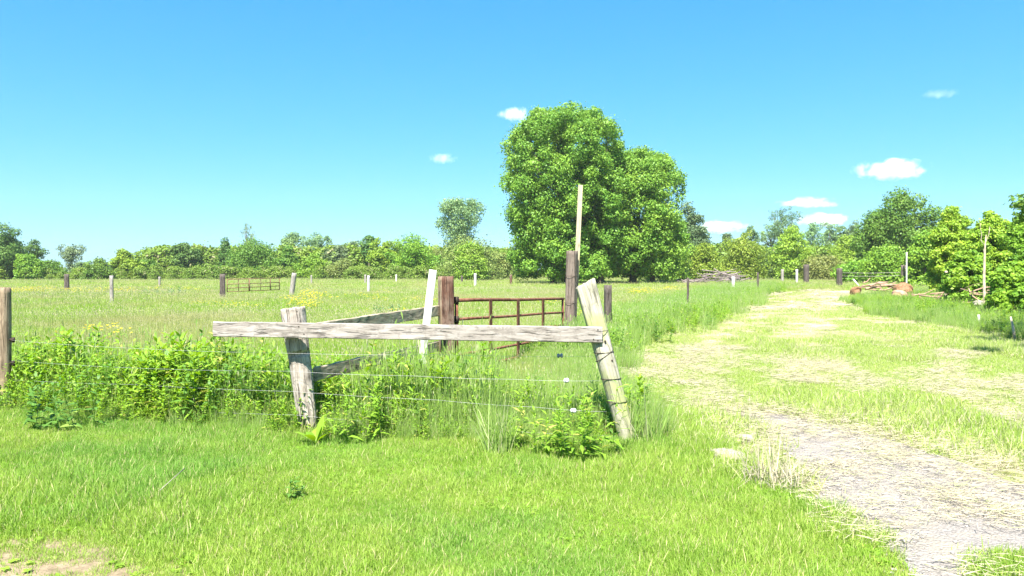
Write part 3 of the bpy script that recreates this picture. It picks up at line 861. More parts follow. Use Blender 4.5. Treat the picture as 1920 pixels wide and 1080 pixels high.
# --- the edge of the pasture, from the open side to the wooded side
T = tree
T(6, 428, 74, 118, 'round', 'dark', 'tall dark tree at the open end of the pasture, behind the near round post', dens=1.5)
T(62, 456, 44, 128, 'lacy', 'dark', 'small ragged tree with loose top beside the tall dark end tree', dens=1.2)
T(50, 478, 46, 116, 'bush', 'bright', 'bright green bush at the foot of the tall dark end tree', cat='bush')
T(92, 490, 54, 120, 'bush', 'mid', 'low rounded bush between the end trees and the pale lone tree', cat='bush')
T(134, 463, 44, 150, 'lacy', 'grey', 'pale open-crowned lone tree showing sky through its thin branches', dens=1.1)
T(150, 492, 30, 140, 'bush', 'blue', 'small bluish bush at the foot of the pale open-crowned lone tree', cat='bush')
T(183, 489, 56, 118, 'bush', 'mid', 'dense dark green dome bush behind the thin grey post', cat='bush', dens=1.2)
T(238, 475, 54, 122, 'round', 'yellow', 'yellowish tree with a small pointed tuft on top, past the dome bush', dens=1.3)
T(277, 488, 40, 126, 'bush', 'mid', 'low green bush next to the yellowish tuft-topped tree', cat='bush')
T(312, 466, 44, 138, 'cone', 'blue', 'bluish green pointed tree joined to a taller twin', dens=1.2)
T(345, 454, 50, 136, 'round', 'dark', 'twin-topped dark tree rising over the low hedge before the far gate', dens=1.3)
T(388, 473, 46, 146, 'round', 'grey', 'dull grey-green tree just short of the far rusty gate', dens=1.1)
T(422, 446, 40, 138, 'cone', 'dark', 'narrow dark spire-shaped tree standing over the dark gate post')
T(463, 418, 34, 165, 'bare', 'grey', 'nearly bare grey treetop poking above the big bush behind the gate', dens=1.3)
T(476, 447, 104, 132, 'bush', 'mid', 'broad green mound of a tree behind the far rusty gate', cat='tree', name='tree', dens=1.5)
T(540, 470, 44, 130, 'bush', 'mid', 'leafy bush behind the leaning grey post', cat='bush')
T(549, 434, 46, 150, 'tall', 'pale', 'tall pale feathery tree, first of a pale pair behind the leaning grey post', dens=1.1)
T(592, 440, 54, 154, 'lacy', 'pale', 'wide pale feathery tree, second of the pale pair', dens=1.5)
T(586, 480, 56, 126, 'bush', 'bright', 'bright bush under the wide pale feathery tree', cat='bush')
T(630, 461, 42, 140, 'round', 'grey', 'grey-green tree with dusty looking crown between pale trees and thin dark tree', dens=1.1)
T(662, 455, 46, 148, 'lacy', 'grey', 'thin twiggy grey tree beside the slender dark one', dens=1.3)
T(640, 490, 60, 126, 'bush', 'olive', 'low spreading olive bush behind the white stakes', cat='bush')
T(692, 442, 30, 136, 'tall', 'dark', 'slender dark tree on a bare trunk', dens=1.0, zb=0.45)
T(722, 452, 54, 134, 'round', 'yellow', 'yellow-green tree leaning on the round bright tree', dens=1.3)
T(776, 440, 88, 124, 'bush', 'bright', 'big round bright green tree near the poplar', name='tree', cat='tree', dens=1.6)
T(815, 470, 46, 130, 'bush', 'olive', 'olive bush below the slim pale poplar', cat='bush')
T(860, 372, 88, 140, 'tall', 'pale', 'slim pale poplar rising high over the hedge', dens=1.25, bark='grey_bark', zb=0.30, nbm=1.9, prof=[(0, .35), (.2, .62), (.5, .85), (.8, 1.0), (.93, .92), (1, .5)])
T(882, 450, 118, 112, 'bush', 'olive', 'spreading yellow-green fruit tree in front of the poplar', name='tree', cat='tree', dens=1.2)
T(882, 462, 70, 110, 'bush', 'yellow', 'sunlit bush on the near side of the fruit tree', cat='bush')
T(938, 476, 46, 118, 'bush', 'olive', 'olive bush tucked beside the skirt of the tallest tree', cat='bush')
T(1252, 440, 84, 98, 'bush', 'yellow', 'yellow-green young tree under the second great tree', name='tree', cat='tree', dens=1.5)
T(1292, 398, 66, 110, 'round', 'blue', 'dark bluish tree half hidden behind the second great tree', dens=1.5)
T(1322, 462, 62, 108, 'bush', 'yellow', 'rounded yellow-green bush behind the brush heap', cat='bush', dens=1.3)
T(1362, 444, 40, 140, 'round', 'blue', 'small bluish tree behind the yellow-topped one', dens=1.1)
T(1392, 443, 88, 116, 'bush', 'yellow', 'yellow-topped tree over the brush heap', name='tree', cat='tree', dens=1.6)
T(1408, 432, 36, 160, 'lacy', 'blue', 'narrow hazy tree peeping over the yellow-topped tree', dens=1.5)
T(1447, 425, 50, 175, 'lacy', 'pale', 'pale hazy tree beside the tallest hazy tree', dens=1.4)
T(1472, 402, 54, 170, 'lacy', 'blue', 'tallest of the hazy bluish trees with a ragged top', dens=1.4)
T(1488, 432, 72, 118, 'bush', 'lime', 'bright lime-green egg-shaped tree in front of the hazy trees', name='tree', cat='tree', dens=1.7)
T(1440, 470, 60, 124, 'bush', 'mid', 'green bush filling the gap before the lime-green tree', cat='bush')
T(1522, 418, 44, 168, 'tall', 'pale', 'upright pale hazy tree behind the lime-green tree', dens=1.1)
T(1555, 428, 42, 172, 'lacy', 'pale', 'pale hazy tree with a flat top under the low cloud', dens=1.5)
T(1578, 430, 26, 178, 'lacy', 'blue', 'thin bluish tree under the end of the low cloud', dens=1.5)
T(1540, 484, 92, 116, 'bush', 'olive', 'wide olive bush behind the pair of dark posts', cat='bush', dens=1.3)
T(1590, 443, 78, 122, 'bush', 'yellow', 'domed yellow-green tree next to the big wooded crown', name='tree', cat='tree', dens=1.6)
T(1607, 425, 46, 170, 'lacy', 'blue', 'bluish hazy tree beside the big wooded crown', dens=1.6)
T(1690, 376, 146, 96, 'round', 'mid', 'big rounded tree, highest of the wooded side', dens=2.0, nbm=1.9, zb=0.0)
T(1662, 466, 96, 88, 'bush', 'bright', 'leafy bush in front of the big rounded tree', cat='bush', dens=1.5)
T(1608, 490, 70, 92, 'bush', 'bright', 'low bush behind the far wooden rails', cat='bush', dens=1.3)
T(1735, 440, 70, 70, 'bush', 'bright', 'shadowy green bush behind the thin white pole', cat='bush', dens=1.6)
THK = 'saplings of the roadside thicket'
T(1788, 405, 92, 46, 'bush', 'lime', 'bright young maple thicket tree, tallest at the start of the thicket', name='tree', cat='tree', dens=3.2, leaf=0.6, nbm=2.2, group=THK)
T(1858, 412, 96, 38, 'bush', 'lime', 'big-leaved bright sapling behind the pale bare trunk', name='tree', cat='tree', dens=3.2, leaf=0.6, nbm=2.2, group=THK)
T(1925, 418, 90, 35, 'bush', 'bright', 'leafy sapling at the outer end of the thicket', name='tree', cat='tree', dens=3.2, leaf=0.6, nbm=2.2, group=THK)
T(2010, 400, 120, 36, 'bush', 'bright', 'leafy sapling beyond the outer end of the thicket', name='tree', cat='tree', dens=1.6, leaf=0.9, nbm=2.0, group=THK)
T(1815, 478, 80, 33, 'bush', 'bright', 'lower green bush at the foot of the maple thicket', cat='bush', dens=1.8, leaf=0.8, nbm=2, group=THK)
T(1905, 500, 90, 25, 'bush', 'bright', 'low dense bush in the thicket next to the pale bare trunk', cat='bush', dens=1.6, leaf=0.7, nbm=2, group=THK)
T(1995, 520, 90, 21, 'bush', 'mid', 'green bush past the low dense one', cat='bush', dens=1.4, leaf=0.7, nbm=2, group=THK)
# more trees past both edges of the view
for px, top, w, d, k, c, lab in [(-70, 440, 80, 124, 'round', 'mid', 'leafy tree outside the open end of the pasture'), (-150, 452, 90, 128, 'bush', 'dark', 'dark bush outside the open end of the pasture'),
                                 (-240, 446, 80, 134, 'round', 'mid', 'green tree far outside the open end of the pasture'), (2110, 400, 120, 46, 'round', 'mid', 'tree outside the thicket end of the view')]:
    T(px, top, w, d, k, c, lab, dens=1.3)

# --- the shade tree by the track, mostly outside the view, with one drooping branch in it
g = np.random.default_rng(77)
root = bpy.data.objects.new('shade_tree', None); COL.objects.link(root); root.location = (11.9, 12.6, tz(11.9, 12.6))
V, rnd, C = crown_quads(g, 5.6, 6.0, 10.5, 5.2, PROF['round'], 30, 0.75, 0.17, 110)
Vb, rb, Cb = crown_quads(g, 0.5, 0.9, 0.55, 0.0, PROF['round'], 9, 0.15, 0.065, 50)
Vb = Vb + np.array([8.93 - 11.9, 13.0 - 12.6, 2.42])
Vc, rc, Cc = crown_quads(g, 0.9, 1.2, 0.8, 0.0, PROF['round'], 10, 0.22, 0.08, 60)
Vc = Vc + np.array([10.1 - 11.9, 12.9 - 12.6, 2.75])
V = np.concatenate([V, Vb, Vc]); rnd = np.concatenate([rnd, rb, rc]); n = len(rnd)
o = link('crown', raw_mesh('crown', V, np.arange(4 * n).reshape(n, 4), {'rnd': ('FACE', rnd)}), M['leaf'], root); o.color = (.13, .24, .04, 1)
mb = MB(); mb.tube([(0, 0, -.3), (0, 0, .4), (.1, 0, 3), (0, .1, 6), (0, 0, 8.5)], [.3, .2, .17, .12, .05], 12)
for c in C[:14]: limb(mb, (0, 0, 3 + 4 * g.random()), tuple(c), .07, .015, g)
limb(mb, (0, 0, 3.2), (9.75 - 11.9, .3, 3.1), .06, .025, g, 6, 6, 0.06); limb(mb, (9.75 - 11.9, .3, 3.1), (8.9 - 11.9, .4, 2.75), .025, .008, g)
mb.build('trunk', M['bark'], root)
tag(root, 'tree by the track whose drooping leafy branch hangs into the sky over the thicket', 'tree')

# --- scrub that fills the foot of the far tree line
g = np.random.default_rng(5)
srcs = []
for k in range(4):
    V, rnd, C = crown_quads(np.random.default_rng(60 + k), 3.2, 3.0, 2.2, 0, PROF['bush'], 22, 0.62, 0.17, 120)
    n = len(rnd); me = raw_mesh('scrub', V, np.arange(4 * n).reshape(n, 4), {'rnd': ('FACE', rnd), 'rnd2': ('FACE', g.random(n))})
    srcs.append(me)
M['scrub'] = plant_mat('scrub_leaves', (.110, .205, .030), (.220, .310, .045), (.28, .27, .14), 0.06, 0.09, 0.34)
for me in srcs: me.materials.append(M['scrub'])
pxs = g.uniform(-330, 2300, 620); dd = np.interp(pxs, [-330, 100, 500, 900, 1000, 1300, 1420, 1600, 1700, 2300], [116, 116, 124, 116, 150, 118, 124, 112, 84, 60]) + np.abs(g.normal(0, 9, 620))
us = g.uniform(0.55, 1.2, 620)
px2 = np.concatenate([g.uniform(285, 965, 260), g.uniform(1300, 1660, 150), g.uniform(-300, 40, 60)])
d2 = np.interp(px2, [-330, 100, 500, 900, 1000, 1300, 1420, 1600, 1700], [128, 128, 142, 138, 150, 128, 136, 124, 96]) + np.abs(g.normal(0, 8, 470))
pxs, dd, us = np.concatenate([pxs, px2]), np.concatenate([dd, d2]), np.concatenate([us, g.uniform(1.6, 3.0, 470)])
X = (pxs - 960) / FPX * dd
scatter('undergrowth', srcs, np.stack([X, dd, terrain(X, dd) - 0.1], 1), us, label='continuous scrub and brambles filling the foot of the far tree line', cat='undergrowth')

# ================================================================== FENCE, GATES, POSTS
def part(o, root):
    """hang o under root without moving it"""
    bpy.context.view_layer.update()
    o.parent = root; o.matrix_parent_inverse = root.matrix_world.inverted()
    return o

A0, A1 = Vector((-2.03, 7.42, 0)), at(549, 578, 7.42)
B0, B1 = Vector((1.085, 6.95, 0)), at(1097, 532, 7.02)
C0, C1 = Vector((-0.90, 10.35, 0)), at(836, 519, 10.35)
D0, D1 = Vector((1.17, 15.0, 0)), at(1073, 471, 15.0)

wf = bpy.data.objects.new('wooden_fence', None); COL.objects.link(wf); wf.location = A0
tag(wf, 'old grey wooden corner fence with one long front board nailed across its posts', 'fence')
bpy.context.view_layer.update()

def notch(P, t, th, last):
    # the broken ledge on the face towards the track, and the rotten foot
    front = np.clip(-np.sin(th), 0, 1) ** 0.7
    step = 0.040 * front * (1 / (1 + math.exp((t - 0.635 - 0.012 * math.sin(2.0)) * 260))) * (0.35 + 0.65 * min(t / 0.635, 1))
    rr = np.hypot(P[:, 0], P[:, 1]); k = (rr - step) / rr
    P = P.copy(); P[:, 0] *= k; P[:, 1] *= k
    if abs(t - 0.628) < 0.011:
        k = 1 - 0.42 * np.clip(np.cos(th + math.pi * 0.42), 0, 1) ** 0.5
        P[:, 0] *= k; P[:, 1] *= k
    if t < 0.12:
        w = (0.12 - t) / 0.12
        P[:, 0] *= 1 - 0.16 * w; P[:, 1] *= 1 - 0.10 * w
    return P

me = post_mesh('post', (A1 - A0).length, 0.098, 0.118, 'round', 0.13, 3, 70, 44, edit=notch)
pa = link('post', me, M['post']); frame(pa, A0, A1, 0.1); part(pa, wf)
pa['label'] = 'upright grey post with a broken ledge and rotten foot'

def flat_top(P, t, th, last):
    # split flat face on the upper part, towards the camera
    P = P.copy()
    w = 1 / (1 + math.exp(-(t - 0.60) * 60))
    lim = -0.045 - 0.06 * (1 - w)
    P[:, 1] = np.where(P[:, 1] < lim, lim + (P[:, 1] - lim) * (1 - 0.85 * w), P[:, 1])
    return P

me = post_mesh('post', (B1 - B0).length, 0.083, 0.102, 'round', 0.07, 8, 60, 36, cut=0.22, edit=flat_top)
pb = link('post', me, M['post_green']); frame(pb, B0, B1, 0.0); part(pb, wf)
pb['label'] = 'leaning greenish post with a slanted flat top'
me = post_mesh('post', (C1 - C0).length, 0.098, 0.098, 'square', 0.05, 5, 26, 40)
pc = link('post', me, M['post_brown']); frame(pc, C0, C1, R(20)); part(pc, wf)
pc['label'] = 'square red-brown hinge post'
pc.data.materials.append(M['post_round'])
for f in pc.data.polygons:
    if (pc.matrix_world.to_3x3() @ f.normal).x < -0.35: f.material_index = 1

# the long front board
q0, q1 = at(401, 617, 7.29), at(1129.5, 627.5, 6.90)
bo = link('rail', plank_mesh('rail', (q1 - q0).length, 0.147, 0.042, 4, 70, 0.003), M['board']); lay(bo, q0, q1)
bx = Vector(bo.matrix_world.col[0][:3]); by = Vector(bo.matrix_world.col[1][:3]); bz = Vector(bo.matrix_world.col[2][:3])
part(bo, wf)
bo['label'] = 'long pale grey front board'
for (px, py) in ((1121, 618), (1121, 638), (1113, 636), (562, 612), (572, 626)):
    c = at(px, py, 6.9 if px > 1000 else 7.2)
    s = (c - q0).dot(bx); hz = (c - q0).dot(bz)
    c = q0 + bx * s + bz * hz - by * 0.0225
    nl = MB().tube([c + by * 0.012, c - by * 0.003], 0.006, 10).build('nail', M['iron']); part(nl, bo)
# knots
# side rails going back to the hinge post
for (pA, pB, hgt, seedk) in (((-2.00, 7.60, 1.000), (-1.01, 10.36, 1.050), 0.145, 21), ((-2.02, 7.62, 0.545), (-1.02, 10.38, 0.555), 0.14, 22)):
    ro = link('rail', plank_mesh('rail', (Vector(pB) - Vector(pA)).length, hgt, 0.045, seedk, 40, 0.006), M['rail'])
    lay(ro, pA, pB); part(ro, wf); ro['label'] = 'dark weathered side rail running back to the hinge post'

# tie wires round the leaning post
dirB = (B1 - B0).normalized()
for f in (0.70, 0.565, 0.545, 0.40, 0.255):
    c = B0 + (B1 - B0) * f
    a = dirB.cross(Vector((0, 1, 0))).normalized(); b = dirB.cross(a).normalized()
    tilt = dirB * (0.02 if f != 0.545 else -0.035)
    ring = [c + (a * math.cos(k / 20 * 6.2832) + b * math.sin(k / 20 * 6.2832)) * 0.0945 + tilt * math.cos(k / 20 * 6.2832) for k in range(21)]
    part(MB().tube(ring, 0.0032, 6).build('tie_wire', M['iron']), pb)
for (f, sx) in ((0.645, -0.02), (0.64, 0.035), (0.52, 0.05)):
    c = B0 + (B1 - B0) * f + Vector((sx, -0.083, 0))
    part(MB().tube([c + Vector((0, 0.02, 0)), c - Vector((0, 0.004, 0))], 0.009, 10).build('nail', M['iron']), pb)

# the rusty pasture gate
gz0, gz1 = [1.19, 0.92, 0.66, 0.42, 0.20], [1.04, 0.77, 0.52, 0.285, 0.075]
H0, H1 = Vector((-0.775, 10.42, 0)), Vector((1.03, 14.93, 0))
gt = bpy.data.objects.new('pipe_gate', None); COL.objects.link(gt); gt.location = H0
tag(gt, 'sagging rusty red-brown pipe gate between the hinge post and the tall post', 'gate')
bpy.context.view_layer.update()
def gp(f, k): return H0.lerp(H1, f) + Vector((0, 0, gz0[k] + (gz1[k] - gz0[k]) * f))
for k in range(5):
    r = 0.026 if k == 0 else 0.021
    part(MB().tube([gp(f, k) + Vector((0, 0, 0.004 * math.sin(9 * f + k))) for f in np.linspace(0, 1, 8)], r, 10).build('bar', M['rust']), gt)
yd = (H1 - H0).normalized(); xd = Vector((yd.y, -yd.x, 0))
for f in (0.0, 0.235, 0.475, 0.735, 0.99):
    tp, bt = gp(f, 0), gp(f, 4)
    if f in (0.0, 0.99):
        up = MB().tube([bt, tp], 0.026, 10)
    else:
        up = MB()
        c = (tp + bt) / 2 - xd * -0.026
        up.box(c, (0.010, 0.110, (tp - bt).length), Matrix((xd, yd, Vector((0, 0, 1)))).transposed())
        up.box(c + yd * 0.050 - xd * 0.024, (0.046, 0.010, (tp - bt).length), Matrix((xd, yd, Vector((0, 0, 1)))).transposed())
    part(up.build('upright', M['rust'], smooth=f in (0.0, 0.99)), gt)
for k in (0, 1):
    c = gp(0, k)
    hg = MB().tube([c + Vector((-0.10, -0.03, 0)), c + Vector((0.02, 0.02, 0))], 0.017, 8).tube([c + Vector((0.0, 0, -0.05)), c + Vector((0, 0, 0.05))], 0.034, 10)
    part(hg.build('hinge', M['iron']), gt)

# tall latch post with the stake
me = post_mesh('gate_post', (D1 - D0).length, 0.108, 0.098, 'square', 0.05, 15, 30, 36)
pd = link('gate_post', me, M['post_purple']); frame(pd, D0, D1, R(-28))
tag(pd, 'tall grey-mauve gate post with a pale stake fixed to it', 'post')
s0, s1 = at(1079, 560, 15.17), at(1088.5, 347, 15.17)
st = MB().box((0, 0, (s1 - s0).length / 2), (0.092, 0.04, (s1 - s0).length)).build('stake', M['new_wood'], None, False, 0.004)
frame(st, s0, s1, 0); bpy.context.view_layer.update(); part(st, pd)
for f in (0.48, 0.75):
    c = D0.lerp(D1, f); a = Vector((1, 0, 0)); b = Vector((0, 1, 0))
    part(MB().tube([c + (a * math.cos(k / 16 * 6.2832) + b * math.sin(k / 16 * 6.2832)) * 0.135 for k in range(17)], 0.004, 5).build('tie_wire', M['iron']), pd)

# white stake in front of the hinge post
s0, s1 = at(784, 735, 9.75), at(812, 506, 9.75)
ws_ = MB().box((0, 0, (s1 - s0).length / 2), (0.100, 0.03, (s1 - s0).length)).build('white_stake', M['white_wood'], None, False, 0.004)
frame(ws_, s0, s1, 0)
tag(ws_, 'white painted flat stake leaning in front of the hinge post', 'stake')

# near round post at the edge
L0, L1 = at(10, 764, 8.72), at(9, 540, 8.72)
L0.z = 0
lp = link('fence_post', post_mesh('fence_post', (L1 - L0).length, 0.064, 0.062, 'round', 0.05, 23, 24, 28), M['post_round']); frame(lp, L0, L1)
tag(lp, 'round tan wire-fence post among the weeds, nearest one', 'post')
lp['label'] = 'round tan wire-fence post with black insulators among the weeds'
for py in (637, 681):
    c = at(20, py, 8.70)
    k = MB().tube([c, c + Vector((0.05, -0.02, 0))], 0.02, 8).tube([c + Vector((0.045, -0.02, -0.03)), c + Vector((0.045, -0.02, 0.03))], 0.018, 8)
    part(k.build('insulator', M['iron']), lp)

# the four wire strands from that post past the corner fence
def dA(px, py): return at(px, py, 7.28)
STR = [[at(22, 638, 8.66), at(250, 653, 8.05), at(528, 662, 7.30), at(820, 665, 7.15), at(1112, 668, 7.02)],
       [at(22, 676, 8.66), at(250, 690, 8.05), at(540, 696, 7.30), at(780, 705, 7.2), at(960, 711, 7.1), at(1124, 714, 7.0)],
       [at(22, 712, 8.66), at(250, 721, 8.05), at(548, 734, 7.30), at(820, 750, 7.15), at(1000, 763, 7.05), at(1138, 772, 6.98)],
       [at(22, 755, 8.66), at(250, 766, 8.05), at(552, 778, 7.30), at(820, 800, 7.15), at(1155, 818, 6.95)]]
WL = ['topmost thin wire strand of the front wire fence', 'wire strand second from the top, carrying a white insulator', 'wire strand third from the top, carrying the lower white insulator', 'lowest wire strand of the front fence, deep in the weeds']
for s, lab in zip(STR, WL):
    pts = []
    for a, b in zip(s[:-1], s[1:]):
        for k in range(6):
            f = k / 6; pts.append(a.lerp(b, f) - Vector((0, 0, 0.008 * math.sin(f * math.pi))))
    pts.append(s[-1])
    tag(MB().tube(pts, 0.0010, 6).build('fence_wire', M['wire']), lab, 'wire', 'strands of the front wire fence')
def insulator(p, d, lab, m):
    d = d.normalized(); prof = [(-.028, .008), (-.024, .020), (-.012, .023), (-.006, .013), (.006, .013), (.012, .023), (.024, .020), (.028, .008)]
    o = MB().tube([p + d * a for a, _ in prof], [r for _, r in prof], 16).build('wire_insulator', M[m])
    tag(o, lab, 'insulator', 'insulators on the front wires')
insulator(at(1062, 713.5, 7.03), Vector((0.35, -1, 0.3)), 'white porcelain spool insulator on the second wire', 'porcelain')
insulator(at(1075, 770, 7.0), Vector((0.6, -1, 0.2)), 'white porcelain spool insulator on the third wire, lower one', 'porcelain')
insulator(at(1050, 667, 7.05), Vector((1, -0.3, 0.1)), 'bluish grey insulator on the topmost wire under the board', 'grey_glaze')

# ------------------------------------------------------------------ posts and stakes far off
def far_post(px, top, vis, w, lab, m, d=None, shape='round', lean=0.0, name='fence_post', cat='post', grass=0.30):
    d = d or (CAM_H - grass) * FPX / (vis - 508)
    p1 = at(px + lean, top, d); x = (px - 960) / FPX * d
    p0 = Vector((x, d, tz(x, d)))
    p1.y = d
    r = w * d / FPX / 2
    o = link(name, post_mesh(name, (p1 - p0).length, r * 1.05, r, shape, 0.08, int(px), 8, 16), M[m])
    frame(o, p0, p1, 0.4)
    tag(o, lab, cat, 'posts and stakes of the pasture fences')
    return o
FP = far_post
FP(125, 514, 542, 8, 'stout dark weathered post standing before the pale lone tree', 'post_dark', shape='square')
FP(209, 517, 560, 7, 'thin pale grey post nearest the open end of the pasture', 'post_grey')
FP(299, 519, 535, 4, 'small grey post between the thin pale post and the far gate', 'post_grey')
FP(417, 514, 548, 10, 'thick dark hinge post of the far rusty gate', 'post_dark', d=41.5, shape='square')
FP(546, 512, 548, 9, 'grey post leaning over beyond the far gate', 'post_grey', lean=6)
FP(584, 516, 527, 3, 'tiny pale stake in front of the bright bush', 'post_grey', d=86)
FP(685, 515, 527, 4, 'grey stake standing behind the white one', 'post_grey', d=84)
FP(691, 517, 543, 5, 'slim white stake out in the pasture', 'white_wood')
FP(743, 515, 524, 3, 'tiny white stake below the round bright tree', 'white_wood', d=95)
FP(866, 517, 526, 4, 'small dark post below the fruit tree', 'post_dark', d=88)
FP(891, 513, 532, 5, 'white stake beside the small dark post under the fruit tree', 'white_wood', d=72)
FP(958, 515, 527, 5, 'short brown stub of a post beside the skirt of the tallest tree', 'post_brown', d=78)
FP(1140, 535, 612, 12, 'dark stubby post just past the leaning post', 'post_dark', d=17.3, shape='square')
FP(1290, 521, 592, 4.5, 'dark thin stake with a white cap at the weedy side fence', 'post_dark', d=26)
FP(1375, 519, 545, 6, 'white stake in front of the brush heap', 'white_wood', d=49)
FP(1421, 511, 540, 4, 'dark metal stake past the end of the brush heap', 'post_dark', d=52)
FP(1467, 505, 520, 5, 'short pale post halfway from the brush heap to the dark post', 'post_grey', d=100)
FP(1494, 505, 526, 4.5, 'white stake next to the thick dark post', 'white_wood', d=88)
FP(1512, 496, 524, 8, 'thick dark post beside the white stake on the wooded side', 'post_dark', d=92, shape='square')
FP(1574, 503, 530, 8, 'dark post at the start of the far wooden rails', 'post_dark', d=72, shape='square')
FP(1695, 497, 526, 8, 'grey post at the end of the far wooden rails', 'post_purple', d=70, shape='square')
FP(1700, 473, 526, 2.6, 'thin white pole standing beside the grey rail-end post', 'white_wood', d=69, name='pole', cat='pole')
FP(1262, 505, 518, 3, 'tiny white stake under the second great tree', 'white_wood', d=105)
FP(1774, 508, 540, 5, 'short peeled stub at the foot of the maple thicket', 'pale_bark', d=36, name='stub', cat='stub')
# white cap on the dark thin stake is its own little stub of paint
# far rusty gate
q0, q1 = at(426, 524, 40.5), at(524, 522.5, 44.5)
fg = bpy.data.objects.new('pipe_gate', None); COL.objects.link(fg); fg.location = (q0.x, q0.y, 0)
tag(fg, 'far rusty gate out in the pasture beside a thick dark post', 'gate')
bpy.context.view_layer.update()
ztop, zbot = [(524, 521), (533, 529.5), (540.5, 536), (547, 543)], None
for (ya, yb) in ztop:
    a, b = at(426, ya, 40.5), at(524, yb, 44.5)
    part(MB().tube([a, a.lerp(b, .5), b], 0.022, 6).build('bar', M['rust_pale']), fg)
for f, r in ((0, .025), (.20, .018), (.40, .045), (.62, .018), (.81, .03), (1, .025)):
    a = at(426, 524, 40.5).lerp(at(524, 521, 44.5), f); b = at(426, 547, 40.5).lerp(at(524, 543, 44.5), f)
    part(MB().tube([a, b], r, 6).build('upright', M['rust_pale']), fg)
# far wooden rails by the thicket
rl = bpy.data.objects.new('rail_fence', None); COL.objects.link(rl); rl.location = (21.5, 72.5, 0)
tag(rl, 'two far grey rails spanning between the dark post and the pole', 'fence')
bpy.context.view_layer.update()
for (ya, yb) in ((511.5, 510.5), (517.5, 516.5)):
    a, b = at(1576, ya, 72.3), at(1694, yb, 70.3)
    part(MB().tube([a, a.lerp(b, .5) - Vector((0, 0, .06)), b], 0.02, 6).build('rail', M['post_grey']), rl)

# ------------------------------------------------------------------ heaps, logs, sticks, stones
def heap(px0, px1, top, d, n, label, cat, seed, m, name, rad=(0.02, 0.075), L=(1.2, 3.6)):
    g = np.random.default_rng(seed); x0, x1 = (px0 - 960) / FPX * d, (px1 - 960) / FPX * d
    H = CAM_H + (508 - top) * d / FPX
    root = bpy.data.objects.new(name, None); COL.objects.link(root); root.location = ((x0 + x1) / 2, d, 0)
    org = Vector(root.location)
    for i in range(min(n, 100)):
        f = g.random(); x = x0 + (x1 - x0) * f
        hh = H * (math.sin(math.pi * (0.08 + 0.84 * f)) * 0.8 + 0.25 * math.sin(f * 9 + seed)) * math.sqrt(g.random())
        c = Vector((x, d + g.normal(0, 1.0), max(0.08, hh))); a = g.normal(0, 0.6); e = g.normal(0, 0.2)
        v = Vector((math.cos(a) * math.cos(e), math.sin(a) * math.cos(e), math.sin(e))) * g.uniform(*L) * 0.5
        r = g.uniform(*rad)
        c -= org
        MB().tube([c - v, c + Vector((0, 0, g.normal(0, .08))), c + v], [r, r * .9, r * .6], 7).build('branch', M[m], root)
    tag(root, label, cat); return root
heap(1280, 1414, 509, 84, 100, 'long low heap of grey dead branches across the pasture', 'brush heap', 3, 'brush', 'brush_heap')
heap(1630, 1672, 517, 48, 16, 'small jumble of pale cut branches near the brown hay mound', 'brush heap', 6, 'log', 'branch_heap', (0.03, 0.09), (0.8, 1.6))
heap(1735, 1770, 527, 36, 14, 'pale dead twigs tangled under the maple thicket', 'brush heap', 8, 'log', 'twig_heap', (0.015, 0.04), (0.6, 1.3))
heap(1830, 1885, 535, 30, 26, 'dry brown dead stems tangled behind the pale bare trunk', 'brush heap', 9, 'log', 'twig_heap', (0.01, 0.03), (0.6, 1.6))

def lump(name, p, size, m, label, cat, seed, rot=0.0, amp=0.25, group=None, sub=4, rough=0.012):
    g = np.random.default_rng(seed)
    bm = bmesh.new(); bmesh.ops.create_icosphere(bm, subdivisions=sub, radius=1.0)
    ph = g.uniform(0, 6.28, (5, 3)); fr = g.uniform(1.2, 4.2, (5, 3))
    for v in bm.verts:
        c = np.array(v.co); k = 1 + amp * sum(math.sin(c @ fr[i] * (1 + 0.4 * i) + ph[i, 0]) / (1.6 + i) for i in range(5)) * 0.6
        k += g.normal(0, rough)
        v.co = Vector((c[0] * k * size[0], c[1] * k * size[1], c[2] * k * size[2]))
    me = bpy.data.meshes.new(name); bm.to_mesh(me); bm.free()
    me.polygons.foreach_set('use_smooth', np.ones(len(me.polygons), bool))
    o = link(name, me, M[m]); o.location = p; o.rotation_euler = (0, 0, rot)
    tag(o, label, cat, group); return o
p = at(1694, 545, 44); lump('hay_mound', (p.x, 44, 0.42), (0.54, 0.5, 0.50), 'old_hay', 'large rounded red-brown mound of old hay in the weeds', 'hay mound', 1, 0.3, 0.38, rough=0.035)
p = at(1604, 545, 47); lump('hay_mound', (p.x, 47, 0.32), (0.34, 0.3, 0.28), 'old_hay', 'small reddish mound at the bend of the mown track', 'hay mound', 2, 0.8, 0.4, rough=0.035)
p = at(1652, 552, 42); lump('hay_mound', (p.x, 40, 0.30), (0.42, 0.3, 0.28), 'log', 'pale tan mound sunk in the weeds in front of the large one', 'hay mound', 3)
p = at(1752, 570, 32); lump('boulder', (p.x, 29, 0.32), (0.18, 0.15, 0.14), 'stone', 'pale boulder in weeds under the maple thicket', 'stone', 4)
for px, py, sx, sy, sz, lab, sd in ((1366, 858, .11, .17, .035, 'larger flat pale stone in the grass beside the gravel', 5), (1400, 829, .055, .08, .03, 'smaller flat pale stone in the grass beside the gravel', 6)):
    p = gnd(px, py); lump('flat_stone', (p.x, p.y, tz(p.x, p.y) + 0.035), (sx, sy, sz), 'stone', lab, 'stone', sd, 0.6, 0.3, 'flat stones by the gravel')

def stick(name, pts, rad, m, lab, cat='stick', group=None, seg=8):
    o = MB().tube(pts, rad, seg).build(name, M[m]); return tag(o, lab, cat, group)
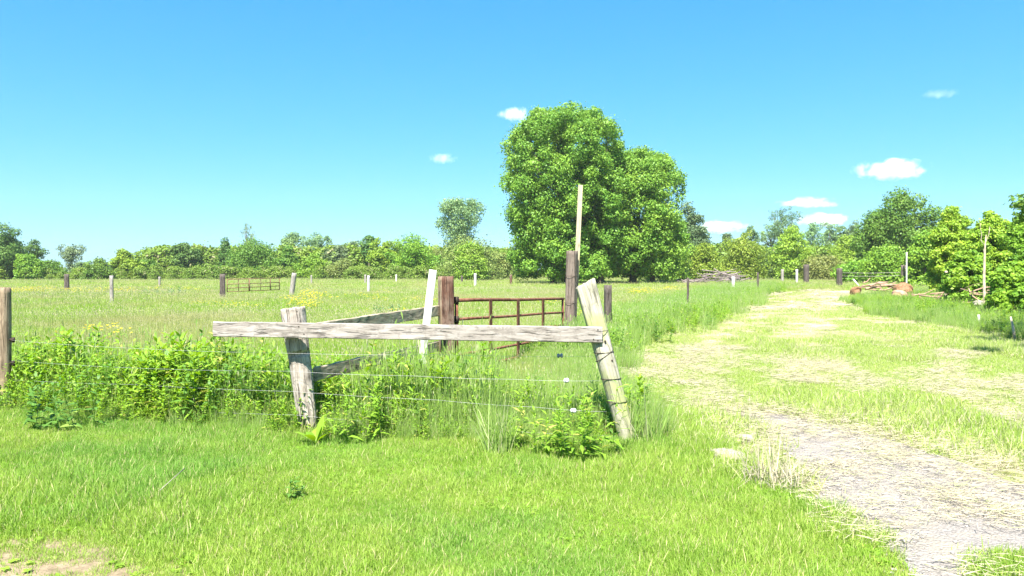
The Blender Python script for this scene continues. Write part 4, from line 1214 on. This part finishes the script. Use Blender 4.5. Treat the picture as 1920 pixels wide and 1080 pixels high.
# pale bare trunk at the thicket
d = 29.0
pts = [at(1848, 606, d), at(1846, 570, d), at(1845, 520, d), at(1846, 485, d), at(1847, 462, d), at(1849, 440, d)]; pts[0].z = -0.1
mb = MB().tube(pts, [.062, .056, .05, .04, .028, .01], 10)
limb(mb, pts[3], at(1856, 425, d), .02, .006, np.random.default_rng(1)); limb(mb, pts[4], at(1838, 418, d), .015, .005, np.random.default_rng(2))
tag(mb.build('dead_sapling', M['pale_bark']), 'thin pale bare trunk rising in front of the maple thicket', 'dead tree')
d = 17.5
stick('leaning_stick', [at(1836, 610, 21.5), at(1835, 590, 21.5)], [.035, .03], 'white_wood', 'short white stub stake in the weeds before the thicket', 'stake')
stick('leaning_stick', [at(1903, 637, 17.6), at(1899, 612, 17.7), at(1895, 594, 17.8)], [.03, .03, .02], 'pale_bark', 'pale dead stick standing at the shaded edge of the thicket')
stick('loose_stick', [at(1600, 524, 46), at(1611, 536, 45.5)], [.05, .03], 'white_wood', 'pale stick poking up beside the small reddish mound')
p0, p1 = gnd(300, 938), gnd(347, 898)
stick('dry_stalk', [(p0.x, p0.y, .07), (p1.x, p1.y, .085)], [.003, .004], 'stone', 'single pale dry stalk lying on the lawn', 'stalk')

# ================================================================== GRASS AND WEEDS
G = np.random.default_rng
def put(x, y, dz=0.0): return np.stack([x, y, terrain(x, y) - 0.012 + dz], 1)

# lawn
lawn = [proto('lawn', [blades(G(10 + k), 190, 0.16, 0.030, 0.075, 0.0046, 0.8, 0.6)], M['lawn']) for k in range(5)]
lawn_b = [proto('lawn', rosette(G(40 + k), 9, 0.055, 0.030, 0.2, 0.8) + [blades(G(44 + k), 40, 0.13, 0.03, 0.08, 0.005, 0.7, 0.5)], M['weed']) for k in range(3)]
lawn_t = [proto('lawn', [blades(G(30 + k), 140, 0.15, 0.05, 0.14, 0.005, 0.65, 0.65)], M['lawn']) for k in range(3)]
g = G(1)
x, y = pts_in(g, 25000, -12, 9, 2.7, 9.6)
z = zones(x, y)
k = (~z['field']) & (y < 9.6) & ((x < 1.9 + np.clip(6.5 - y, 0, 9) * 0.2) | (z['straw'] < 0.2)) & (~z['gravel']) & (x < 3.0 + (7 - y) * 0.2) & (g.random(len(x)) > z['soil'] * 0.72)
x, y = x[k], y[k]; z = {a: b[k] for a, b in z.items()}
dens = fbm(x * 0.8, y * 0.8, 61, 3)
cl = sstep(0.52, 0.62, fbm(x * 1.5, y * 1.5, 63, 3) + 0.10 * (x < -0.8) * (y < 5.2))
tall = (g.random(len(x)) < 0.10 + 0.6 * sstep(-0.7, 0.0, z['sF']) + 0.25 * sstep(0.55, 0.7, dens))
scl = (0.52 + 0.8 * dens) * (1 - 0.35 * z['soil'])
idx = np.where(tall, g.integers(5, 8, len(x)), g.integers(0, 5, len(x)))
br_ = g.random(len(x)) < 0.03 + 0.40 * cl
idx = np.where(br_, g.integers(8, 11, len(x)), idx)
scatter('lawn_grass', lawn + lawn_t + lawn_b, put(x, y), scl, idx=idx, seed=1, label='short bright yellow-green mown lawn in front of the fence', cat='grass')

# pasture
f1 = [proto('pasture', [blades(G(50 + k), 230, 0.42, 0.14, 0.36, 0.007, 0.5, 0.5), *seedheads(G(70 + k), 6, 0.42, 0.26, 0.42, 0.010, 0.06)], [M['field'], M['field'], M['seed']]) for k in range(4)]
f2 = [proto('pasture', [blades(G(80 + k), 300, 0.85, 0.13, 0.34, 0.012, 0.5, 0.5), *seedheads(G(90 + k), 8, 0.85, 0.26, 0.42, 0.018, 0.07)], [M['field'], M['field'], M['seed']]) for k in range(4)]
f3 = [proto('pasture', [blades(G(100 + k), 420, 2.1, 0.13, 0.34, 0.03, 0.5, 0.5), *seedheads(G(110 + k), 10, 2.1, 0.26, 0.42, 0.04, 0.08)], [M['field'], M['field'], M['seed']]) for k in range(4)]
g = G(2)
X, Y, S, I = [], [], [], []
for (n, y0, y1, b) in ((9500, 6.9, 24, 0), (10500, 22, 58, 4), (9500, 55, 150, 8), (4500, 140, 300, 8)):
    x, y = pts_in(g, n, -400, 400, y0, y1)
    z = zones(x, y); k = z['field'] | ((y > 62) & (x > 0)) | ((y > 40) & z['weed'])
    x, y = x[k], y[k]
    s = 0.62 + 0.62 * fbm(x * 0.25, y * 0.16, 71, 3)
    s *= np.where((y < 24), np.clip(0.75 + 0.02 * (y - 7), 0.75, 1.0), 1.0)
    X.append(x); Y.append(y); S.append(s); I.append(g.integers(b, b + 4, len(x)))
x, y = np.concatenate(X), np.concatenate(Y)
scatter('pasture_grass', f1 + f2 + f3, put(x, y), np.concatenate(S), idx=np.concatenate(I), seed=2, label='rough olive pasture grass with tan seed heads reaching to the tree line', cat='grass')

# mown lane
ln1 = [proto('lane', [blades(G(120 + k), 150, 0.26, 0.02, 0.085, 0.0055, 0.95, 0.6)], M['lane']) for k in range(4)]
ln2 = [proto('lane', [blades(G(130 + k), 150, 0.7, 0.04, 0.13, 0.016, 0.8, 0.5)], M['lane']) for k in range(3)]
lt = [proto('lane', [blades(G(140 + k), 150, 0.26, 0.05, 0.20, 0.007, 0.75, 0.8)], M['lane']) for k in range(3)]
g = G(3)
X, Y, S, I = [], [], [], []
for (n, y0, y1, b0, b1) in ((15000, 4.0, 16, 0, 4), (9000, 14, 30, 0, 4), (7000, 28, 95, 4, 7)):
    x, y = pts_in(g, n, 0.9, 90, y0, y1)
    z = zones(x, y)
    k = z['mown'] & ~z['gravel'] & (g.random(len(x)) > z['straw'] * 0.86) & ((z['sF'] > 0.0) | (x > 1.6 + (7 - y) * 0.2)) & (z['sR'] > 0.1)
    x, y = x[k], y[k]
    nz_ = fbm(x * 0.7, y * 0.6, 81, 3)
    i = g.integers(b0, b1, len(x)); tuf = (nz_ > 0.55) & (y < 30) & (g.random(len(x)) < 0.6)
    i[tuf] = g.integers(7, 10, tuf.sum())
    X.append(x); Y.append(y); S.append(0.6 + 0.8 * nz_); I.append(i)
x, y = np.concatenate(X), np.concatenate(Y)
scatter('lane_grass', ln1 + ln2 + lt, put(x, y), np.concatenate(S), idx=np.concatenate(I), seed=3, label='pale yellow-green mown grass of the lane beside the gravel', cat='grass')

# dry cuttings
hy = [proto('hay', [flat_hay(G(150 + k), 130, 0.30, 0.03, 0.14, 0.0036, 0.05, 0.2 * k)], M['hay']) for k in range(4)]
hy2 = [proto('hay', [flat_hay(G(160 + k), 120, 0.9, 0.2, 0.5, 0.018, 0.07, 0.2 * k)], M['hay']) for k in range(3)]
g = G(4)
X, Y, S, I, RZ = [], [], [], [], []
for (n, y0, y1, b0, b1) in ((16000, 3.2, 16, 0, 4), (6000, 14, 34, 0, 4), (4500, 30, 95, 4, 7)):
    x, y = pts_in(g, n, -3.2, 90, y0, y1)
    z = zones(x, y)
    gst = z['gravel'] * sstep(0.42, 0.62, fbm(x * 1.2, y * 2.6, 91, 4)) * 0.34
    k = g.random(len(x)) < np.maximum(np.maximum(z['straw'] * 0.5, gst), z['soil'] * 0.012)
    x, y = x[k], y[k]
    X.append(x); Y.append(y); S.append(g.uniform(0.6, 1.15, len(x))); I.append(g.integers(b0, b1, len(x))); RZ.append(g.normal(-0.35, 0.5, len(x)))
x, y = np.concatenate(X), np.concatenate(Y); rz = np.concatenate(RZ)
scatter('cut_hay', hy + hy2, put(x, y, 0.012), np.concatenate(S), rot=np.stack([0 * rz, 0 * rz, rz], 1), idx=np.concatenate(I), seed=4, label='pale dry grass cuttings strewn over the gravel and along the wheel ruts', cat='cut grass')

# loose stones of the gravel
peb = []
for k in range(4):
    bm = bmesh.new(); bmesh.ops.create_icosphere(bm, subdivisions=2, radius=1.0); gg = G(220 + k)
    for v in bm.verts: v.co = Vector((v.co.x * 1.2, v.co.y * 0.9, v.co.z * 0.55)) * (1 + gg.normal(0, 0.10))
    me = bpy.data.meshes.new('pebble'); bm.to_mesh(me); bm.free(); me.materials.append(plain_mat('gravel_stone', (0.13 + .02 * k, 0.122 + .018 * k, 0.118 + .016 * k), (0.32, 0.30, 0.285), 1.5, 0.9, 0.15)); peb.append(me)
g = G(7); x, y = pts_in(g, 26000, 1.0, 6.5, 2.4, 9.4); z = zones(x, y); k = z['gravel'] & (fbm(x * 1.6, y * 1.6, 95, 3) + 0.3 * g.random(len(x)) > 0.56)
x, y = x[k], y[k]
scatter('gravel_stones', peb, put(x, y, 0.002), 0.004 + 0.011 * g.random(len(x)) ** 3, seed=7, label='small loose grey stones lying on the gravel track', cat='gravel')

# weeds under the front wire and along the side wire
tg = [proto('tall_grass', [blades(G(170 + k), 150, 0.24, 0.25, 0.72, 0.008, 0.38, 0.45, (1, 0.85, 0.5, 0.08)), *seedheads(G(180 + k), 7, 0.22, 0.5, 0.75, 0.012, 0.09)], [M['tall'], M['tall'], M['tall']]) for k in range(4)]
hb = [proto('herbs', herb(G(190 + k), 6, 0.24, 0.25, 0.58, 0.135, 0.032, 17), M['weed']) for k in range(4)]
hd = [proto('herbs', herb(G(200 + k), 5, 0.22, 0.28, 0.60, 0.15, 0.055, 15), M['weed_dark']) for k in range(2)]
hn = [proto('herbs', herb(G(205 + k), 6, 0.24, 0.25, 0.62, 0.135, 0.044, 16), M['weed']) for k in range(2)]
g = G(5)
n = 3600
x = g.uniform(-10.5, 1.25, n); y = np.interp(x, *FENCE_Y) + g.gamma(1.6, 0.42, n) - 0.25
nn = fbm(x * 0.7, y * 0.7, 101, 3); n3 = fbm(x * 0.9 + 9, y * 0.9, 103, 3)
z = zones(x, y)
depth_ = y - np.interp(x, *FENCE_Y)
kind = np.where(g.random(n) < np.where(x < -2.0, 0.14 + 0.58 * sstep(0.43, 0.58, nn), np.where(depth_ < 0.9, 0.55, 0.15) + 0.2 * sstep(0.42, 0.56, nn)), 1, 0)
keepm = (depth_ < np.where(x < -2, 2.0, 3.0)) & (z['sR'] < 0.15) & (g.random(n) < 0.85)
keepm &= ~((np.abs(x - A0.x - 0.02) < 0.17) & (y < A0.y + 0.12)) & ~((np.abs(x - B0.x + 0.04) < 0.2) & (y < B0.y + 0.12))
sp = g.random(n)
idx = np.where(kind == 1, np.where(sp < 0.45 + 0.5 * (n3 - 0.5), g.integers(4, 8, n), np.where(sp > 0.88, g.integers(8, 10, n), g.integers(10, 12, n))), g.integers(0, 4, n))
scl = np.where(kind == 1, np.where(x < -2.0, 0.80, 0.92) + 2.2 * (nn - 0.48), np.where(x < -2.0, 0.85, 1.10) + 0.7 * (nn - 0.48))
scl = scl * (1 - 0.38 * sstep(-0.45, 0.0, x)) * np.where((x > -2.0) & (x < -1.5) & (y > 7.25), 0.38, 1.0)
scl = np.clip(scl * g.uniform(0.5, 1.3, n), 0.25, 1.6) * (0.34 + 0.66 * sstep(-0.28, 0.55, depth_))
X, Y, S, I = [x[keepm]], [y[keepm]], [scl[keepm]], [idx[keepm]]
# tall grass in the corner between front board and gate
n = 1500
x = g.uniform(-1.9, 1.15, n); y = g.uniform(7.2, 14.5, n)
k = (x > -2.0 + (y - 7.4) * 0.39) & (y > np.interp(x, *FENCE_Y) + 0.2)
x, y = x[k], y[k]; nn = fbm(x * 0.9, y * 0.9, 105, 3)
X.append(x); Y.append(y); S.append((0.48 + 0.5 * nn) * (1 - 0.45 * sstep(-0.4, 0.1, x)) * (1 - 0.25 * sstep(9.5, 12, y)) * np.where(x < -1.45, 0.6, 1.0)); I.append(np.where(g.random(len(x)) < 0.85, g.integers(0, 4, len(x)), g.integers(4, 8, len(x))))
# side fence strip, as far as the dark posts
n = 5200
y = 7.2 + (66 - 7.2) * g.random(n) ** 1.7; xf = np.interp(y, *FENCE_X)
x = xf + g.normal(-0.1, 0.45, n) * np.clip(0.6 + y * 0.035, 0.6, 2.2)
near = y < 12
k = ~(near & ((g.random(n) < 0.72) | (x > xf + 0.45))); x, y, xf = x[k], y[k], xf[k]; n = len(x)
nn = fbm(x * 0.5, y * 0.3, 107, 3)
kind = (g.random(n) < 0.55) & (y > 13)
X.append(x); Y.append(y); S.append((0.5 + 0.75 * nn) * np.where(y < 13, 0.55, 1.0) * np.clip(1 + (y - 20) * 0.008, 1, 1.3))
I.append(np.where(kind, np.where(g.random(n) < 0.7, g.integers(4, 8, n), g.integers(8, 12, n)), g.integers(0, 4, n)))
# rough weeds at the foot of the thicket
n = 6500
y = np.sqrt(g.uniform(12 ** 2, 62 ** 2, n)); xw = np.interp(y, *WEED_X); x = xw + np.abs(g.normal(0, 4.5, n)) * np.clip(y / 30, .5, 1.6)
z = zones(x, y); k = z['weed'] & (x < 0.79 * y + 1)
x, y = x[k], y[k]; n = len(x); nn = fbm(x * 0.4, y * 0.4, 109, 3)
X.append(x); Y.append(y); S.append((0.40 + 1.0 * nn) * g.uniform(0.6, 1.25, n) * np.clip(0.78 - (y - 20) * 0.004, 0.62, 0.78)); I.append(np.where(nn + 0.5 * (g.random(n) - 0.5) < 0.46, g.integers(0, 4, n), np.where(g.random(n) < 0.6, g.integers(4, 8, n), g.integers(8, 12, n))))
x, y = np.concatenate(X), np.concatenate(Y)
scatter('fence_weeds', tg + hb + hd + hn, put(x, y), np.concatenate(S), idx=np.concatenate(I), seed=5, label='tall mixed weeds and grasses growing along the fence lines and thicket', cat='weeds')

# yellow flowers
g = G(6)
def flower(gs, n, rad, h0, h1, s):
    a = gs.uniform(0, 6.283, n); r = rad * np.sqrt(gs.random(n)); h = gs.uniform(h0, h1, n)
    P = np.stack([r * np.cos(a), r * np.sin(a), np.zeros(n)], 1); D = unit(np.stack([gs.normal(0, .12, n), gs.normal(0, .12, n), np.ones(n)], 1))
    q = gs.uniform(0, 6.283, n); S_ = np.stack([np.cos(q), np.sin(q), 0 * q], 1)
    st = strips(P, D, S_, h, np.full(n, 0.006), 0 * h, (1, .8))
    top = P + D * h[:, None]; m5 = np.repeat(np.arange(n), 5); ang = np.tile(np.arange(5) * 1.2566, n) + np.repeat(gs.uniform(0, 6, n), 5)
    up = gs.uniform(0.2, 0.7, n * 5)
    D2 = np.stack([np.cos(ang) * np.cos(up), np.sin(ang) * np.cos(up), np.sin(up)], 1); S2 = np.stack([-np.sin(ang), np.cos(ang), 0 * ang], 1)
    pe = strips(top[m5], D2, S2, np.full(n * 5, s), np.full(n * 5, s * .9), np.full(n * 5, .2), (.4, 1, .6))
    return [(*st, gs), (*pe, gs)]
fl = [proto('flowers', flower(G(210 + k), 18, 0.6, 0.30, 0.46, 0.038), [M['field'], M['yellow']]) for k in range(3)]
fb = [proto('flowers', flower(G(215 + k), 26, 0.5, 0.30, 0.62, 0.045), [M['field'], M['yellow']]) for k in range(2)]
X, Y, S, I = [], [], [], []
for (px, py, sx, sy, n, b) in ((562, 560, 13, 3, 6, 1), (578, 550, 12, 2.5, 3, 1), (40, 536, 40, 2.5, 16, 0), (110, 537, 40, 2.5, 18, 0), (215, 536, 30, 2.5, 12, 0), (345, 534, 30, 2, 6, 0),
                               (160, 600, 30, 8, 2, 0), (420, 562, 40, 6, 6, 0), (660, 548, 70, 5, 7, 0), (1210, 538, 22, 2.5, 18, 0), (1262, 535, 12, 2, 8, 0), (700, 562, 90, 8, 8, 0), (1000, 560, 60, 8, 3, 0)):
    for i in range(n):
        p = gnd(px + g.normal(0, sx), max(516, py + 9 + abs(py - 508) * 0.25 + g.normal(0, sy)))
        X.append(p.x); Y.append(p.y); S.append(g.uniform(0.8, 1.3) * (0.8 if p.y < 30 else 0.9)); I.append(g.integers(0, 3) if b == 0 else g.integers(3, 5))
x, y = np.array(X), np.array(Y)
scatter('yellow_wildflowers', fl + fb, put(x, y), np.array(S), idx=np.array(I), seed=6, label='yellow wildflowers sprinkled in patches over the pasture', cat='flowers')

# ------------------------------------------------------------------ single plants one can pick out
def plant(name, parts, m, px, py, label, cat='weed', scale=1.0, rz=0.0, y=None, group='single weeds one can pick out'):
    p = gnd(px, py)
    o = link(name, proto(name, parts, m)); o.location = (p.x, p.y, tz(p.x, p.y) - 0.01); o.scale = (scale,) * 3; o.rotation_euler = (0, 0, rz)
    tag(o, label, cat, group); return o
plant('dock_plant', rosette(G(301), 6, 0.17, 0.085, 0.15, 0.7), M['weed'], 552, 842, 'broad-leaved dock at the foot of the upright grey post')
plant('dock_plant', rosette(G(302), 8, 0.36, 0.12, 0.9, 1.45), M['weed_dark'], 712, 795, 'tall dock with dark upright leaves under the front board')
plant('dock_plant', rosette(G(303), 7, 0.30, 0.10, 0.8, 1.4), M['weed'], 592, 830, 'dock with one dark leaf against the upright grey post', rz=1.0)
plant('leafy_weed', herb(G(304), 15, 0.24, 0.35, 0.72, 0.13, 0.034, 18), M['weed'], 1098, 858, 'dense leafy weed clump hugging the leaning post')
plant('leafy_weed', herb(G(305), 9, 0.26, 0.30, 0.60, 0.14, 0.042, 15), M['weed'], 1012, 845, 'bright leafy clump under the white insulators')
plant('leafy_weed', herb(G(306), 10, 0.26, 0.35, 0.68, 0.13, 0.034, 17), M['weed'], 675, 826, 'yellow-green leafy clump beside the upright grey post')
plant('leafy_weed', herb(G(307), 11, 0.32, 0.40, 0.75, 0.15, 0.05, 15), M['weed_dark'], 390, 790, 'dark leafy clump under the free end of the front board')
plant('leafy_weed', herb(G(308), 10, 0.34, 0.30, 0.62, 0.15, 0.05, 15), M['weed_dark'], 115, 800, 'dark leafy clump next to the round tan post')
plant('dock_plant', rosette(G(309), 6, 0.28, 0.11, 0.8, 1.4), M['weed'], 950, 835, 'pale broad-leaved dock in the tall grass below the lower insulator')
plant('thistle_clump', herb(G(310), 14, 0.35, 0.25, 0.42, 0.16, 0.045, 16), M['thistle'], 728, 596, 'grey-green thistle clump alone in the pasture', scale=1.3)
plant('thistle_clump', herb(G(311), 20, 0.9, 0.25, 0.45, 0.2, 0.06, 16), M['thistle'], 312, 556, 'grey-green thistle patch by the small grey post', scale=1.4)
plant('leafy_weed', herb(G(312), 4, 0.05, 0.10, 0.18, 0.07, 0.035, 9), M['weed_dark'], 556, 935, 'little dark weed sprouting in the mown lawn')
plant('grass_tussock', [blades(G(313), 260, 0.16, 0.4, 0.95, 0.008, 0.42, 0.5, (1, .85, .5, .08))], M['tall'], 850, 790, 'tall bluish grass tussock between the white stake and the gate', cat='grass tussock', rz=0.4)
plant('grass_tussock', [blades(G(314), 200, 0.14, 0.35, 0.85, 0.008, 0.45, 0.5, (1, .85, .5, .08))], M['tall'], 935, 850, 'tall drooping grass tussock in front of the wires', cat='grass tussock')
plant('grass_tussock', [blades(G(315), 170, 0.16, 0.3, 0.75, 0.008, 0.45, 0.5, (1, .85, .5, .08))], M['tall'], 1205, 830, 'feathery grass tussock outside the leaning post', cat='grass tussock')
plant('grass_tussock', [blades(G(316), 170, 0.22, 0.25, 0.55, 0.008, 0.75, 0.9, (1, .85, .5, .08))], M['hay'], 1450, 905, 'combed-over straw-coloured tussock at the edge of the gravel', cat='grass tussock', rz=2.0)

# ------------------------------------------------------------------ the air of a warm day
HZ = MB().box((0, 150, 20), (760, 480, 44)).build('haze', mat('haze_air'), None, False)
m = HZ.data.materials[0]; t = NT(m)
pv = t.n('ShaderNodeVolumePrincipled'); pv.inputs['Color'].default_value = (0.88, 0.95, 1.0, 1); pv.inputs['Density'].default_value = 0.00022; pv.inputs['Anisotropy'].default_value = 0.2
t.l(pv.outputs[0], t.out.inputs['Volume'])
tag(HZ, 'thin blue summer haze over the pasture', 'haze', kind='stuff')
